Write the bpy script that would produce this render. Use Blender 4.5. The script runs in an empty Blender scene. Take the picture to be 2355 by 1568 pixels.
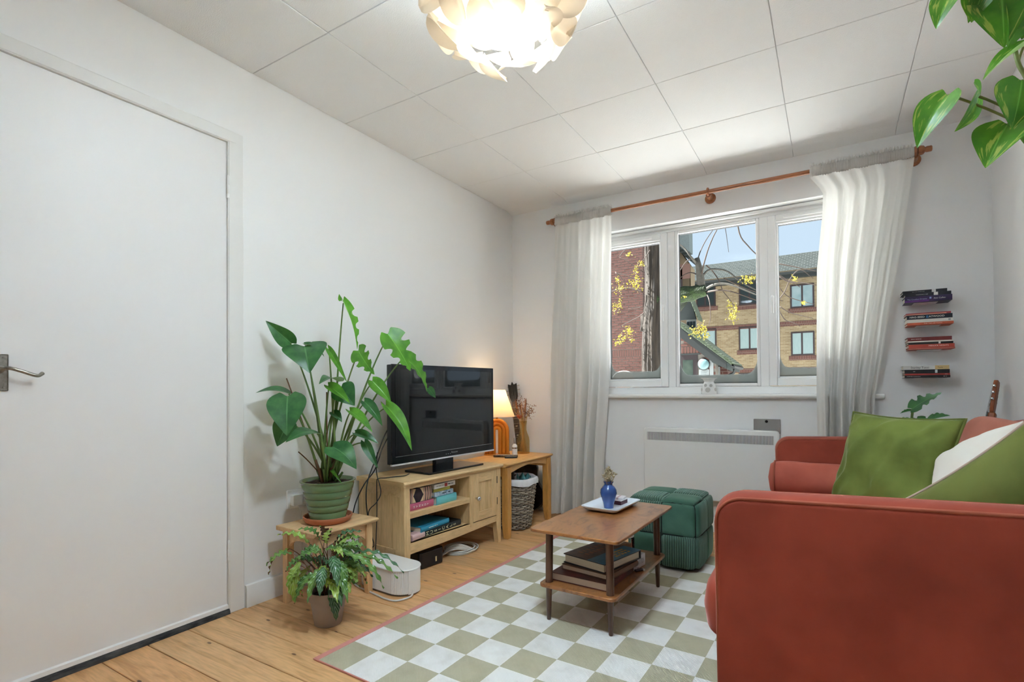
import bpy, bmesh, math, random
from mathutils import Vector, Matrix, noise
random.seed(7)
sc = bpy.context.scene
COL = sc.collection

# ------------------------------------------------------------------ camera, sky, sun, exposure
YAW, PIT, ROL, FPX, CPY = -.5485, .0108, -.0077, 1198.71, 881.79
CAM = Vector((2.177, 0, .9358)); D = 3.5828; HC = 2.3463; RW = 2.9; BACK = -1.3
_c, _s = math.cos, math.sin
FW = Vector((_s(YAW)*_c(PIT), _c(YAW)*_c(PIT), _s(PIT)))
_r = Vector((_c(YAW), -_s(YAW), 0)); _u = _r.cross(FW)
RT = _r*_c(ROL) + _u*_s(ROL); UP = _u*_c(ROL) - _r*_s(ROL)
cam_d = bpy.data.cameras.new('camera'); cam = bpy.data.objects.new('camera', cam_d); COL.objects.link(cam)
cam_d.sensor_width = 36; cam_d.lens = FPX*36/2355; cam_d.shift_y = (CPY-784)/2355; cam_d.clip_start = .02; cam_d.clip_end = 300
cam.matrix_world = Matrix(((RT.x, UP.x, -FW.x, CAM.x), (RT.y, UP.y, -FW.y, CAM.y), (RT.z, UP.z, -FW.z, CAM.z), (0, 0, 0, 1)))
sc.camera = cam

def at(x, y, ax, val):
    """point of the room seen at pixel (x, y), at the known coordinate val on axis ax"""
    d = RT*((x-1177.5)/FPX) - UP*((y-CPY)/FPX) + FW
    t = (val-CAM[ax])/d[ax]
    return CAM + d*t
def aZ(x, y, z=0.0): return at(x, y, 2, z)
def aX(x, y, v=0.0): return at(x, y, 0, v)
def aY(x, y, v=D): return at(x, y, 1, v)

world = bpy.data.worlds.new('sky'); sc.world = world; world.use_nodes = True
_bg = world.node_tree.nodes['Background']; _bg.inputs[0].default_value = (.66, .82, 1.0, 1); _bg.inputs[1].default_value = SKY = .87
sun_d = bpy.data.lights.new('sun', 'SUN'); sun_d.energy = 50.0; sun_d.angle = .02; sun_d.color = (1, 1, 1)
sun = bpy.data.objects.new('sun', sun_d); COL.objects.link(sun)
sun.rotation_euler = Vector((.70, .05, -.71)).to_track_quat('-Z', 'Y').to_euler()
vs = sc.view_settings; vs.view_transform = 'Standard'; vs.look = 'None'; vs.gamma = 1; vs.use_curve_mapping = False
vs.exposure = 0.20
sc.cycles.use_denoising = True
sc.cycles.max_bounces = 7; sc.cycles.diffuse_bounces = 5; sc.cycles.glossy_bounces = 3
sc.cycles.transmission_bounces = 4; sc.cycles.transparent_max_bounces = 10; sc.cycles.adaptive_threshold = .03
sc.cycles.caustics_reflective = False; sc.cycles.caustics_refractive = False
sc.cycles.sample_clamp_indirect = 40.0

# ------------------------------------------------------------------ materials
def lin(h):
    h = h.lstrip('#'); v = [int(h[i:i+2], 16)/255 for i in (0, 2, 4)]
    return tuple((c/12.92 if c <= .04045 else ((c+.055)/1.055)**2.4) for c in v)
def C4(c): return (lin(c) if isinstance(c, str) else tuple(c))[:3] + (1,)
MATS = {}
class NT:
    def __init__(s, name):
        s.m = bpy.data.materials.new(name); s.m.use_nodes = True; s.t = s.m.node_tree
        s.b = s.t.nodes['Principled BSDF']; s.o = s.t.nodes['Material Output']
    def n(s, typ, **kw):
        nd = s.t.nodes.new(typ)
        for k, v in kw.items():
            if k.startswith('i_'):
                key = k[2:]; nd.inputs[int(key) if key.isdigit() else key.replace('_', ' ')].default_value = v
            else: setattr(nd, k, v)
        return nd
    def l(s, a, b): s.t.links.new(a, b)
    def coord(s, scale=(1, 1, 1), rot=(0, 0, 0), which='Object', rnd=False):
        tc = s.n('ShaderNodeTexCoord'); mp = s.n('ShaderNodeMapping')
        mp.inputs['Scale'].default_value = scale; mp.inputs['Rotation'].default_value = rot
        s.l(tc.outputs[which], mp.inputs['Vector'])
        if rnd:
            oi = s.n('ShaderNodeObjectInfo'); mu = s.n('ShaderNodeMath', operation='MULTIPLY', i_1=37.0)
            s.l(oi.outputs['Random'], mu.inputs[0]); cb = s.n('ShaderNodeCombineXYZ')
            for k in range(3): s.l(mu.outputs[0], cb.inputs[k])
            s.l(cb.outputs[0], mp.inputs['Location'])
        return mp.outputs[0]
    def ramp(s, fac, stops):
        r = s.n('ShaderNodeValToRGB'); e = r.color_ramp.elements
        while len(e) < len(stops): e.new(.5)
        for k, (p, c) in enumerate(stops): e[k].position = p; e[k].color = C4(c)
        s.l(fac, r.inputs[0]); return r.outputs[0]
    def mix(s, fac, a, b, bt='MIX'):
        m = s.n('ShaderNodeMix', data_type='RGBA', blend_type=bt)
        for k, v in ((0, fac), (6, a), (7, b)):
            if hasattr(v, 'links'): s.l(v, m.inputs[k])
            else: m.inputs[k].default_value = v if k == 0 else C4(v)
        return m.outputs[2]
    def bump(s, h, strength=.2, dist=.002, inp='Normal'):
        b = s.n('ShaderNodeBump'); b.inputs['Strength'].default_value = strength; b.inputs['Distance'].default_value = dist
        s.l(h, b.inputs['Height']); s.l(b.outputs[0], s.b.inputs['Normal']); return b

def M(name, color, rough=.5, metal=0., var=None, bump=None, sheen=0., coat=0., spec=.5, alpha=None, trans=0., emit=None, ior=None, sub=None, translucent=None):
    """principled material; var=(scale, colour2, amount[, stretch]) mottles the colour, bump=(scale, strength, distance[, stretch]) gives relief"""
    if name in MATS: return MATS[name]
    w = NT(name); b = w.b
    b.inputs['Base Color'].default_value = C4(color); b.inputs['Roughness'].default_value = rough; b.inputs['Metallic'].default_value = metal
    b.inputs['Specular IOR Level'].default_value = spec
    if sheen: b.inputs['Sheen Weight'].default_value = sheen; b.inputs['Sheen Roughness'].default_value = .35; b.inputs['Sheen Tint'].default_value = C4([min(1, .35+.65*c) for c in C4(color)[:3]])
    if coat: b.inputs['Coat Weight'].default_value = coat; b.inputs['Coat Roughness'].default_value = .08
    if trans: b.inputs['Transmission Weight'].default_value = trans
    if ior: b.inputs['IOR'].default_value = ior
    if emit: b.inputs['Emission Color'].default_value = C4(emit[0]); b.inputs['Emission Strength'].default_value = emit[1]
    if var:
        nz = w.n('ShaderNodeTexNoise', i_Scale=var[0], i_Detail=2.5, i_Roughness=.6)
        w.l(w.coord(var[3] if len(var) > 3 else (1, 1, 1), rnd=True), nz.inputs['Vector'])
        f = w.ramp(nz.outputs[0], [(.35, (0, 0, 0)), (.7, (1, 1, 1))])
        mu = w.n('ShaderNodeMath', operation='MULTIPLY', i_1=var[2]); w.l(f, mu.inputs[0])
        w.l(w.mix(mu.outputs[0], color, var[1]), b.inputs['Base Color'])
    if bump:
        nz = w.n('ShaderNodeTexNoise', i_Scale=bump[0], i_Detail=1.0)
        w.l(w.coord(bump[3] if len(bump) > 3 else (1, 1, 1)), nz.inputs['Vector'])
        w.bump(nz.outputs[0], bump[1], bump[2])
    if translucent:
        tr = w.n('ShaderNodeBsdfTranslucent'); tr.inputs[0].default_value = C4(translucent[1])
        ms = w.n('ShaderNodeMixShader', i_0=translucent[0]); w.l(b.outputs[0], ms.inputs[1]); w.l(tr.outputs[0], ms.inputs[2]); w.l(ms.outputs[0], w.o.inputs[0])
    MATS[name] = w.m; return w.m

def wood(name, c1, c2, grain=(1, 12, 12), scale=6., rough=.45, knots=None, coat=0., rnd=False, swirl=.6, fine=.45, relief=.12):
    if name in MATS: return MATS[name]
    w = NT(name); v = w.coord(grain, rnd=rnd)
    n1 = w.n('ShaderNodeTexNoise', i_Scale=scale, i_Detail=3.5, i_Roughness=.62, i_Distortion=swirl); w.l(v, n1.inputs['Vector'])
    n2 = w.n('ShaderNodeTexNoise', i_Scale=scale*7, i_Detail=1.0); w.l(v, n2.inputs['Vector'])
    col = w.ramp(n1.outputs[0], [(.28, c2), (.5, c1), (.72, [min(1, x*1.12) for x in C4(c1)[:3]])])
    g = w.ramp(n2.outputs[0], [(.35, (.72, .72, .72)), (.6, (1, 1, 1))]); col = w.mix(fine, col, g, 'MULTIPLY')
    if rnd:
        oi = w.n('ShaderNodeObjectInfo'); tint = w.ramp(oi.outputs['Random'], [(0, (.80, .78, .75)), (.5, (1, 1, 1)), (1, (1, .90, .80))]); col = w.mix(.8, col, tint, 'MULTIPLY')
    if knots:
        vo = w.n('ShaderNodeTexVoronoi', voronoi_dimensions='2D', i_Scale=knots[0]); vo.inputs['Randomness'].default_value = 1
        w.l(w.coord(knots[1], rnd=rnd), vo.inputs['Vector'])
        k = w.ramp(vo.outputs['Distance'], [(0, (1, 1, 1)), (knots[2]*.6, (1, 1, 1)), (knots[2], (.12, .12, .12)), (knots[2]*2.6, (0, 0, 0))])
        col = w.mix(k, col, knots[3])
    w.l(col, w.b.inputs['Base Color']); w.b.inputs['Roughness'].default_value = rough
    if coat: w.b.inputs['Coat Weight'].default_value = coat; w.b.inputs['Coat Roughness'].default_value = .15
    w.bump(n2.outputs[0], relief, .0006); MATS[name] = w.m; return w.m

def brickmat(name, c1, c2, mortar, bw=.225, bh=.075):
    if name in MATS: return MATS[name]
    w = NT(name); tc = w.n('ShaderNodeTexCoord'); sx = w.n('ShaderNodeSeparateXYZ'); w.l(tc.outputs['Object'], sx.inputs[0])
    ad = w.n('ShaderNodeMath', operation='ADD'); w.l(sx.outputs[0], ad.inputs[0]); w.l(sx.outputs[1], ad.inputs[1])
    cb = w.n('ShaderNodeCombineXYZ'); w.l(ad.outputs[0], cb.inputs[0]); w.l(sx.outputs[2], cb.inputs[1])
    br = w.n('ShaderNodeTexBrick'); w.l(cb.outputs[0], br.inputs['Vector'])
    br.inputs['Scale'].default_value = 1; br.inputs['Brick Width'].default_value = bw; br.inputs['Row Height'].default_value = bh
    br.inputs['Mortar Size'].default_value = .006; br.inputs['Color1'].default_value = C4(c1); br.inputs['Color2'].default_value = C4(c2); br.inputs['Mortar'].default_value = C4(mortar)
    nz = w.n('ShaderNodeTexNoise', i_Scale=1.6, i_Detail=8.0); w.l(tc.outputs['Object'], nz.inputs['Vector'])
    w.l(w.mix(.45, br.outputs['Color'], w.ramp(nz.outputs[0], [(.3, (.6, .6, .6)), (.65, (1, 1, 1))]), 'MULTIPLY'), w.b.inputs['Base Color'])
    w.b.inputs['Roughness'].default_value = .9; w.bump(br.outputs['Fac'], -.5, .01); MATS[name] = w.m; return w.m

# ------------------------------------------------------------------ mesh helpers
class MB:
    def __init__(s): s.v = []; s.f = []; s.mi = []
    def add(s, vs, fs, mi=0, mat=None):
        o = len(s.v)
        s.v += [tuple(mat @ Vector(p)) if mat else tuple(p) for p in vs]
        s.f += [tuple(o+i for i in f) for f in fs]; s.mi += [mi]*len(fs); return s
    def box(s, lo, hi, mi=0, mat=None):
        (a, b, c), (d, e, f) = lo, hi
        return s.add([(a, b, c), (d, b, c), (d, e, c), (a, e, c), (a, b, f), (d, b, f), (d, e, f), (a, e, f)],
                     [(0, 3, 2, 1), (4, 5, 6, 7), (0, 1, 5, 4), (1, 2, 6, 5), (2, 3, 7, 6), (3, 0, 4, 7)], mi, mat)
    def bbox(s, ctr, size, mi=0, mat=None):
        return s.box([ctr[i]-size[i]/2 for i in range(3)], [ctr[i]+size[i]/2 for i in range(3)], mi, mat)
    def prism(s, poly, ax, a, b, mi=0, mat=None):
        """polygon in the plane normal to axis ax (given as the two other coords in order), extruded from a to b"""
        def mk(p, t):
            q = list(p); q.insert(ax, t); return tuple(q)
        n = len(poly); vs = [mk(p, a) for p in poly] + [mk(p, b) for p in poly]
        fs = [tuple(range(n))[::-1], tuple(range(n, 2*n))] + [(i, (i+1) % n, n+(i+1) % n, n+i) for i in range(n)]
        return s.add(vs, fs, mi, mat)
    def lathe(s, prof, ctr=(0, 0, 0), seg=24, mi=0, mat=None, cap=True, rib=None):
        vs = []; fs = []; n = len(prof)
        for k in range(seg):
            a = 2*math.pi*k/seg
            for (r, z) in prof:
                rr = r*(1+rib*(1 if k % 2 else -1)) if rib else r
                vs.append((ctr[0]+rr*math.cos(a), ctr[1]+rr*math.sin(a), ctr[2]+z))
        for k in range(seg):
            k2 = (k+1) % seg
            for i in range(n-1): fs.append((k*n+i, k2*n+i, k2*n+i+1, k*n+i+1))
        if cap:
            if prof[0][0] > 1e-6: fs.append(tuple(k*n for k in range(seg))[::-1])
            if prof[-1][0] > 1e-6: fs.append(tuple(k*n+n-1 for k in range(seg)))
        return s.add(vs, fs, mi, mat)
    def tube(s, pts, rad, seg=8, mi=0, mat=None, closed=False):
        pts = [Vector(p) for p in pts]; n = len(pts); vs = []; fs = []
        if not isinstance(rad, (list, tuple)): rad = [rad]*n
        ref = Vector((0, 0, 1)); prev = None
        for i in range(n):
            if closed: t = pts[(i+1) % n]-pts[i-1]
            else: t = pts[min(i+1, n-1)]-pts[max(i-1, 0)]
            if t.length < 1e-9: t = Vector((0, 0, 1))
            t.normalize()
            if prev is None:
                a = t.cross(ref)
                if a.length < .05: a = t.cross(Vector((1, 0, 0)))
            else: a = prev - t*prev.dot(t)
            a.normalize(); b = t.cross(a); prev = a
            for k in range(seg):
                w = 2*math.pi*k/seg; vs.append(pts[i] + (a*math.cos(w)+b*math.sin(w))*rad[i])
        m = n if closed else n-1
        for i in range(m):
            j = (i+1) % n
            for k in range(seg): fs.append((i*seg+k, i*seg+(k+1) % seg, j*seg+(k+1) % seg, j*seg+k))
        if not closed: fs += [tuple(range(seg))[::-1], tuple((n-1)*seg+k for k in range(seg))]
        return s.add(vs, fs, mi, mat)
    def grid(s, fn, nu, nv, mi=0, closed_u=False, mat=None, skip=None):
        vs = [fn(i/nu, j/nv) for i in range(nu+1) for j in range(nv+1)]
        fs = [(i*(nv+1)+j, (i+1)*(nv+1)+j, (i+1)*(nv+1)+j+1, i*(nv+1)+j+1) for i in range(nu) for j in range(nv) if not (skip and skip(i, j))]
        return s.add(vs, fs, mi, mat)
    def mesh(s, name, mats, smooth=None):
        me = bpy.data.meshes.new(name); me.from_pydata(s.v, [], s.f)
        for m in (mats if isinstance(mats, (list, tuple)) else [mats]): me.materials.append(m)
        me.polygons.foreach_set('material_index', s.mi)
        if smooth is not None:
            me.polygons.foreach_set('use_smooth', [True]*len(me.polygons)); me.update()
            if smooth < 180: me.set_sharp_from_angle(angle=math.radians(smooth))
        me.update(); return me
    def clean(s, dist=1e-5):
        bm = bmesh.new(); me = bpy.data.meshes.new('t'); me.from_pydata(s.v, [], s.f); bm.from_mesh(me); bpy.data.meshes.remove(me)
        bmesh.ops.remove_doubles(bm, verts=bm.verts, dist=dist); bmesh.ops.recalc_face_normals(bm, faces=bm.faces)
        bm.verts.index_update(); s.v = [tuple(v.co) for v in bm.verts]; s.f = [tuple(v.index for v in f.verts) for f in bm.faces]; s.mi = [0]*len(s.f); bm.free(); return s

def link(name, me, parent=None, loc=None, rot=None, scale=None):
    o = bpy.data.objects.new(name, me); COL.objects.link(o)
    if parent is not None: o.parent = parent
    if loc is not None: o.location = loc
    if rot is not None: o.rotation_euler = rot
    if scale is not None: o.scale = scale
    return o
def tag(o, label, cat, group=None, kind=None):
    o['label'] = label; o['category'] = cat
    if group: o['group'] = group
    if kind: o['kind'] = kind
    return o
def thing(name, label, cat, loc=(0, 0, 0), rz=0, group=None):
    o = link(name, None, None, loc, (0, 0, rz)); o.empty_display_size = .05
    return tag(o, label, cat, group)
def part(name, mb, mat, parent=None, smooth=35, bevel=None, world=False, seg=2, label=None, sub=0):
    """one mesh object; world=True: the shape was given in room coordinates"""
    if world and parent is not None:
        p = parent; chain = []
        while p is not None: chain.append(p); p = p.parent
        mw = Matrix.Identity(4)
        for p in reversed(chain): mw = mw @ (Matrix.Translation(p.location) @ p.rotation_euler.to_matrix().to_4x4())
        inv = mw.inverted(); mb.v = [tuple(inv @ Vector(v)) for v in mb.v]
    o = link(name, mb.mesh(name, mat, smooth), parent)
    if bevel:
        b = o.modifiers.new('bevel', 'BEVEL'); b.width = bevel; b.segments = seg; b.limit_method = 'ANGLE'; b.angle_limit = math.radians(40)
        b.harden_normals = False
    if sub:
        m = o.modifiers.new('subdivision', 'SUBSURF'); m.levels = sub; m.render_levels = sub
    if label: o['label'] = label
    return o
def struct(o, label=None, cat=None):
    o['kind'] = 'structure'
    if label: o['label'] = label
    if cat: o['category'] = cat
    return o
def box(lo, hi): return MB().box(lo, hi)
def text(name, body, size, mat, parent, loc, rot, stretch=1.0, align='CENTER', extrude=.0004, bold=0.0):
    cu = bpy.data.curves.new(name, 'FONT'); cu.body = body; cu.size = size; cu.align_x = align; cu.align_y = 'CENTER'; cu.extrude = extrude; cu.offset = bold; cu.resolution_u = 2
    tmp = bpy.data.objects.new('t', cu); COL.objects.link(tmp)
    me = bpy.data.meshes.new_from_object(tmp.evaluated_get(bpy.context.evaluated_depsgraph_get())); bpy.data.objects.remove(tmp)
    me.materials.clear(); me.materials.append(mat); me.name = name
    return link(name, me, parent, loc, rot, (stretch, 1, 1))
def rrect(cx, cy, w, h, r, n=5):
    out = []
    for (sx, sy, a0) in ((1, 1, 0), (-1, 1, 90), (-1, -1, 180), (1, -1, 270)):
        for k in range(n+1):
            a = math.radians(a0+90*k/n); out.append((cx+sx*(w/2-r)+r*math.cos(a), cy+sy*(h/2-r)+r*math.sin(a)))
    return out
def bez(p0, p1, p2, n=10):
    p0, p1, p2 = Vector(p0), Vector(p1), Vector(p2)
    return [p0*(1-t)**2 + p1*2*t*(1-t) + p2*t*t for t in [k/n for k in range(n+1)]]
def spl(pts, n=6):
    """smooth curve through the points (Catmull-Rom)"""
    p = [Vector(q) for q in pts]; p = [p[0]*2-p[1]] + p + [p[-1]*2-p[-2]]; out = []
    for i in range(1, len(p)-2):
        for k in range(n):
            t = k/n; a, b, c, d = p[i-1:i+3]
            out.append(.5*((2*b)+(c-a)*t+(2*a-5*b+4*c-d)*t*t+(3*b-a-3*c+d)*t**3))
    return out+[p[-2]]
# ------------------------------------------------------------------ room materials
WALL = M('white wall paint', '#f0efed', .8)
WALLW = M('white window wall paint', '#eeeeee', .8)
TILE = M('textured ceiling tile', '#f3f3f2', .85, bump=(260, .5, .003))
GLOSSW = M('white gloss paint', '#e8e6e2', .4)
DOORP = M('white door paint', '#edebe9', .42)
UPVC = M('white window plastic', '#f7f7f7', .35)
BLACKW = M('worn black threshold', '#1b1b1e', .7, var=(60, '#6b6864', .5, (1, .3, 1)), bump=(80, .6, .003))
BOARD = wood('pine floor board', '#dfb07c', '#c08e5a', grain=(1.0, 9, 9), scale=2.2, rough=.40, knots=(2.3, (1.0, 2.4, 2.4), .032, '#6a4529'), rnd=True, swirl=1.8)
SUBF = M('dark subfloor', '#2c2018', .9)
STEEL = M('aged nickel', '#9a948a', .35, 1.0, var=(120, '#6a645b', .6), bump=(150, .4, .001))
WHITEMET = M('white painted metal', '#ececea', .45)

# ------------------------------------------------------------------ floor, one object for each board
floor = struct(part('floor', box((0, BACK, -.05), (RW, D, -.022)), SUBF), 'worn pine floorboards running away from the door wall', 'floor')
_bm = {}
k0 = math.ceil((BACK-.806)/.1425)-1
k = k0
while .806+.1425*k < D:
    y0 = max(.806+.1425*k, BACK); y1 = min(.806+.1425*(k+1), D)
    cuts = [0] + ([random.choice((.72, 1.15, 1.9, 2.3))] if random.random() < .35 else []) + [RW]
    for a, b in zip(cuts, cuts[1:]):
        key = (round(b-a, 3), round(y1-y0, 3))
        if key not in _bm:
            w = (y1-y0)/2-.0014; L = (b-a)/2-.0012; e = .0018
            _bm[key] = MB().add([(-L, -w, -.022), (L, -w, -.022), (L, w, -.022), (-L, w, -.022), (-L, -w, -e), (L, -w, -e), (L, w, -e), (-L, w, -e),
                (-L+e, -w+e, 0), (L-e, -w+e, 0), (L-e, w-e, 0), (-L+e, w-e, 0)],
                [(3, 2, 1, 0), (0, 1, 5, 4), (1, 2, 6, 5), (2, 3, 7, 6), (3, 0, 4, 7), (4, 5, 9, 8), (5, 6, 10, 9), (6, 7, 11, 10), (7, 4, 8, 11), (8, 9, 10, 11)]).mesh('floor_board', BOARD)
        link('floor_board', _bm[key], floor, ((a+b)/2, (y0+y1)/2, random.uniform(-.0006, .0003)))
    k += 1

# ------------------------------------------------------------------ ceiling, one object for each tile
ceil = struct(part('ceiling', box((0, BACK, HC+.008), (RW, D, HC+.12)), TILE), 'white textured square ceiling tiles with thin dark joints', 'ceiling')
xs = [0] + [.5008+.5*i for i in range(5)] + [RW]
ys = [BACK] + [1.3695+.5171*j for j in range(-5, 5)]; ys = [BACK]+[y for y in ys[1:] if y > BACK+.05]; ys[-1] = 3.452
_tm = {}
for a, b in zip(xs, xs[1:]):
    for c, d in zip(ys, ys[1:]):
        key = (round(b-a, 3), round(d-c, 3))
        if key not in _tm:
            X, Y = (b-a)/2-.0011, (d-c)/2-.0011; e = .0018
            _tm[key] = MB().add([(-X, -Y, .009), (X, -Y, .009), (X, Y, .009), (-X, Y, .009), (-X, -Y, e), (X, -Y, e), (X, Y, e), (-X, Y, e), (-X+e, -Y+e, 0), (X-e, -Y+e, 0), (X-e, Y-e, 0), (-X+e, Y-e, 0)],
                [(0, 1, 2, 3), (4, 5, 1, 0), (5, 6, 2, 1), (6, 7, 3, 2), (7, 4, 0, 3), (8, 9, 5, 4), (9, 10, 6, 5), (10, 11, 7, 6), (11, 8, 4, 7), (11, 10, 9, 8)]).mesh('ceiling_tile', TILE)
        link('ceiling_tile', _tm[key], ceil, ((a+b)/2, (c+d)/2, HC+random.uniform(-.0005, .0012)))
cove = struct(link('trim_1', None), 'shallow sloped ceiling strip above the window wall', 'trim')
for a, b in zip(xs, xs[1:]):
    prof = [(3.454, HC+.012), (3.454, HC+.003), (3.475, HC+.0045), (3.50, HC+.002), (3.53, HC-.006), (D, HC-.014), (D, HC+.012)]
    part('ceiling_tile', MB().prism(prof, 0, a+.001, b-.001), TILE, cove, smooth=30)

# ------------------------------------------------------------------ walls
OX0, OX1, OZ0, OZ1 = .68, 2.38, .865, 2.068          # window opening
TH = .28
m = MB()
m.box((-.3, D, -.3), (OX0, D+TH, HC+.2)).box((OX1, D, -.3), (RW+.3, D+TH, HC+.2)).box((OX0, D, -.3), (OX1, D+TH, OZ0)).box((OX0, D, OZ1), (OX1, D+TH, HC+.2))
struct(part('wall_window', m, WALLW, smooth=None), 'white painted wall around the window', 'wall')
DY0, DY1, DZ = .488, 1.2585, 2.0                       # door opening
m = MB().box((-.2, BACK-.2, -.3), (0, DY0, HC+.2)).box((-.2, DY1, -.3), (0, D, HC+.2)).box((-.2, DY0, DZ), (0, DY1, HC+.2)).box((-.2, DY0, -.3), (0, DY1, -.022)).box((-.2, DY0, -.022), (-.06, DY1, DZ))
struct(part('wall_left', m, WALL, smooth=None), 'long white painted wall behind the television', 'wall')
struct(part('wall_right', box((RW, BACK-.2, -.3), (RW+.2, D, HC+.2)), WALLW, smooth=None), 'white painted wall behind the sofa', 'wall')
struct(part('wall_back', box((-.2, BACK-.2, -.3), (RW+.2, BACK, HC+.2)), WALL, smooth=None), 'white painted wall facing the window', 'wall')
m = MB().prism([(0, 0), (.017, 0), (.017, .082), (.012, .093), (0, .095)], 1, 1.328, D-.001); struct(part('baseboard_left', m, GLOSSW), 'low white skirting board below the television wall', 'skirting')
m = MB().prism([(D, 0), (D-.017, 0), (D-.017, .082), (D-.012, .093), (D, .095)], 0, .02, RW); struct(part('baseboard_window', m, GLOSSW), 'low white skirting board below the window', 'skirting')
m = MB().prism([(RW, 0), (RW-.017, 0), (RW-.017, .082), (RW-.012, .093), (RW, .095)], 1, BACK, D-.02); struct(part('baseboard_right', m, GLOSSW), 'low white skirting board behind the sofa', 'skirting')

# ------------------------------------------------------------------ door
door = struct(thing('door_1', 'flat white flush door with a nickel lever handle', 'door'))
part('door_leaf', box((-.045, DY0+.004, .024), (-.006, DY1-.0035, DZ-.004)), DOORP, door, bevel=.0015)
m = MB()
for (a, b, z0, z1) in ((DY1, 1.322, 0, 2.048), (DY0-.062, DY0, 0, 2.048)):
    m.prism([(0, a), (.006, a) if a == DY1 else (.008, a), (.008, b) if a == DY1 else (.006, b), (0, b)], 2, z0, z1)
part('architrave', m, GLOSSW, door, bevel=.003)
part('architrave_head', box((0, DY0-.062, DZ), (.0075, 1.322, 2.048)), GLOSSW, door, bevel=.003)
m = MB().box((-.05, DY1-.003, .0), (.004, DY1+.012, DZ)).box((-.05, DY0, DZ-.003), (.004, DY1+.012, DZ+.010)).box((-.05, DY0-.012, 0), (.004, DY0+.003, DZ))
part('door_lining', m, GLOSSW, door, bevel=.002)
m = MB().prism([(-.04, 0), (.012, 0), (.010, .012), (.004, .021), (-.04, .021)], 1, DY0, DY1); part('threshold', m, BLACKW, door, label='scuffed black threshold strip under the door')
part('weather_strip', MB().prism([(-.006, .024), (.004, .022), (.003, .036), (-.006, .040)], 1, DY0+.004, DY1-.004), DOORP, door)
for z0, z1 in ((1.757, 1.851), (.224, .305)):
    h = part('hinge', MB().lathe([(.0055, z0), (.0055, z0+(z1-z0)*.2-.001), (.0048, z0+(z1-z0)*.2), (.0055, z0+(z1-z0)*.2+.001), (.0055, z0+(z1-z0)*.6-.001), (.0048, z0+(z1-z0)*.6), (.0055, z0+(z1-z0)*.6+.001), (.0055, z1), (.003, z1+.004)], (.002, DY1-.0015, 0), 10), GLOSSW, door)
hd = part('handle', MB().prism(rrect(.5445, .999, .041, .113, .003), 0, -.006, -.002), STEEL, door, bevel=.001)
m = MB()
for k in range(36):
    for yy in (.5245, .5645): m.lathe([(0, -.0025), (.0022, 0), (0, .0025)], (-.002, yy, .945+k*.0031), 5)
for k in range(13):
    for zz in (.9435, 1.0545): m.lathe([(0, -.0022), (.0022, 0), (0, .0022)], (-.002, .526+k*.0031, zz), 5)
part('beaded_edge', m, STEEL, hd)
m = MB()
for zz in (.953, 1.045): m.lathe([(.0028, 0), (.002, .0012), (0, .0014)], (0, 0, 0), 8, mat=Matrix.Translation((-.002, .554, zz)) @ Matrix.Rotation(math.pi/2, 4, 'Y'))
part('screw', m, STEEL, hd)
pts = spl([(.002, .545, 1.008), (.020, .548, 1.010), (.030, .560, 1.012), (.034, .585, 1.004), (.036, .615, .992), (.033, .628, .990), (.028, .636, .995), (.024, .640, .998)], 5)
part('lever', MB().tube(pts, [.0085]*6+[.0055]*(len(pts)-12)+[.0060]*6, 8).lathe([(.012, 0), (.012, .006), (.008, .012)], (0, 0, 0), 12, mat=Matrix.Translation((-.002, .545, 1.008)) @ Matrix.Rotation(math.pi/2, 4, 'Y')), STEEL, hd, smooth=60)

# ------------------------------------------------------------------ window
GL = NT('window glass')
_tr = GL.n('ShaderNodeBsdfTransparent'); _tr.inputs[0].default_value = (.97, .985, .98, 1)
_gl = GL.n('ShaderNodeBsdfGlossy'); _gl.inputs['Roughness'].default_value = .02
_fr = GL.n('ShaderNodeFresnel'); _fr.inputs[0].default_value = 1.35
_mx = GL.n('ShaderNodeMixShader'); _fm = GL.n('ShaderNodeMath', operation='MULTIPLY', i_1=.07); GL.l(_fr.outputs[0], _fm.inputs[0]); GL.l(_fm.outputs[0], _mx.inputs[0]); GL.l(_tr.outputs[0], _mx.inputs[1]); GL.l(_gl.outputs[0], _mx.inputs[2]); 
# condensation: misted rounded border low on each pane (generated coords of the pane: x across, z up)
_tc = GL.n('ShaderNodeTexCoord'); _sp = GL.n('ShaderNodeSeparateXYZ'); GL.l(_tc.outputs['Generated'], _sp.inputs[0])
_nz = GL.n('ShaderNodeTexNoise', i_Scale=9.0, i_Detail=3.0); GL.l(_tc.outputs['Generated'], _nz.inputs['Vector'])
def _ma(op, a, b=None, c=None):
    nd = GL.n('ShaderNodeMath', operation=op)
    for k, v in enumerate((a, b, c)):
        if v is None: continue
        if hasattr(v, 'links'): GL.l(v, nd.inputs[k])
        else: nd.inputs[k].default_value = v
    return nd.outputs[0]
_ax = _ma('ABSOLUTE', _ma('SUBTRACT', _sp.outputs[0], .5))                      # 0 centre .5 edge
_side = _ma('POWER', _ma('MULTIPLY', _ax, 2.0), 12.0)
_h = _ma('ADD', _ma('MULTIPLY', _side, .10), _ma('ADD', .052, _ma('MULTIPLY', _nz.outputs[0], .012)))
_mk = GL.n('ShaderNodeMapRange', interpolation_type='SMOOTHSTEP'); GL.l(_ma('SUBTRACT', _h, _sp.outputs[2]), _mk.inputs[0]); _mk.inputs[1].default_value = -.004; _mk.inputs[2].default_value = .006
_df = GL.n('ShaderNodeBsdfTranslucent'); _df.inputs[0].default_value = (.17, .185, .175, 1)
_m2 = GL.n('ShaderNodeMixShader'); GL.l(_ma('MULTIPLY', _mk.outputs[0], .72), _m2.inputs[0]); GL.l(_mx.outputs[0], _m2.inputs[1]); GL.l(_df.outputs[0], _m2.inputs[2]); GL.l(_m2.outputs[0], GL.o.inputs[0])
GLASS = GL.m

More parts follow.
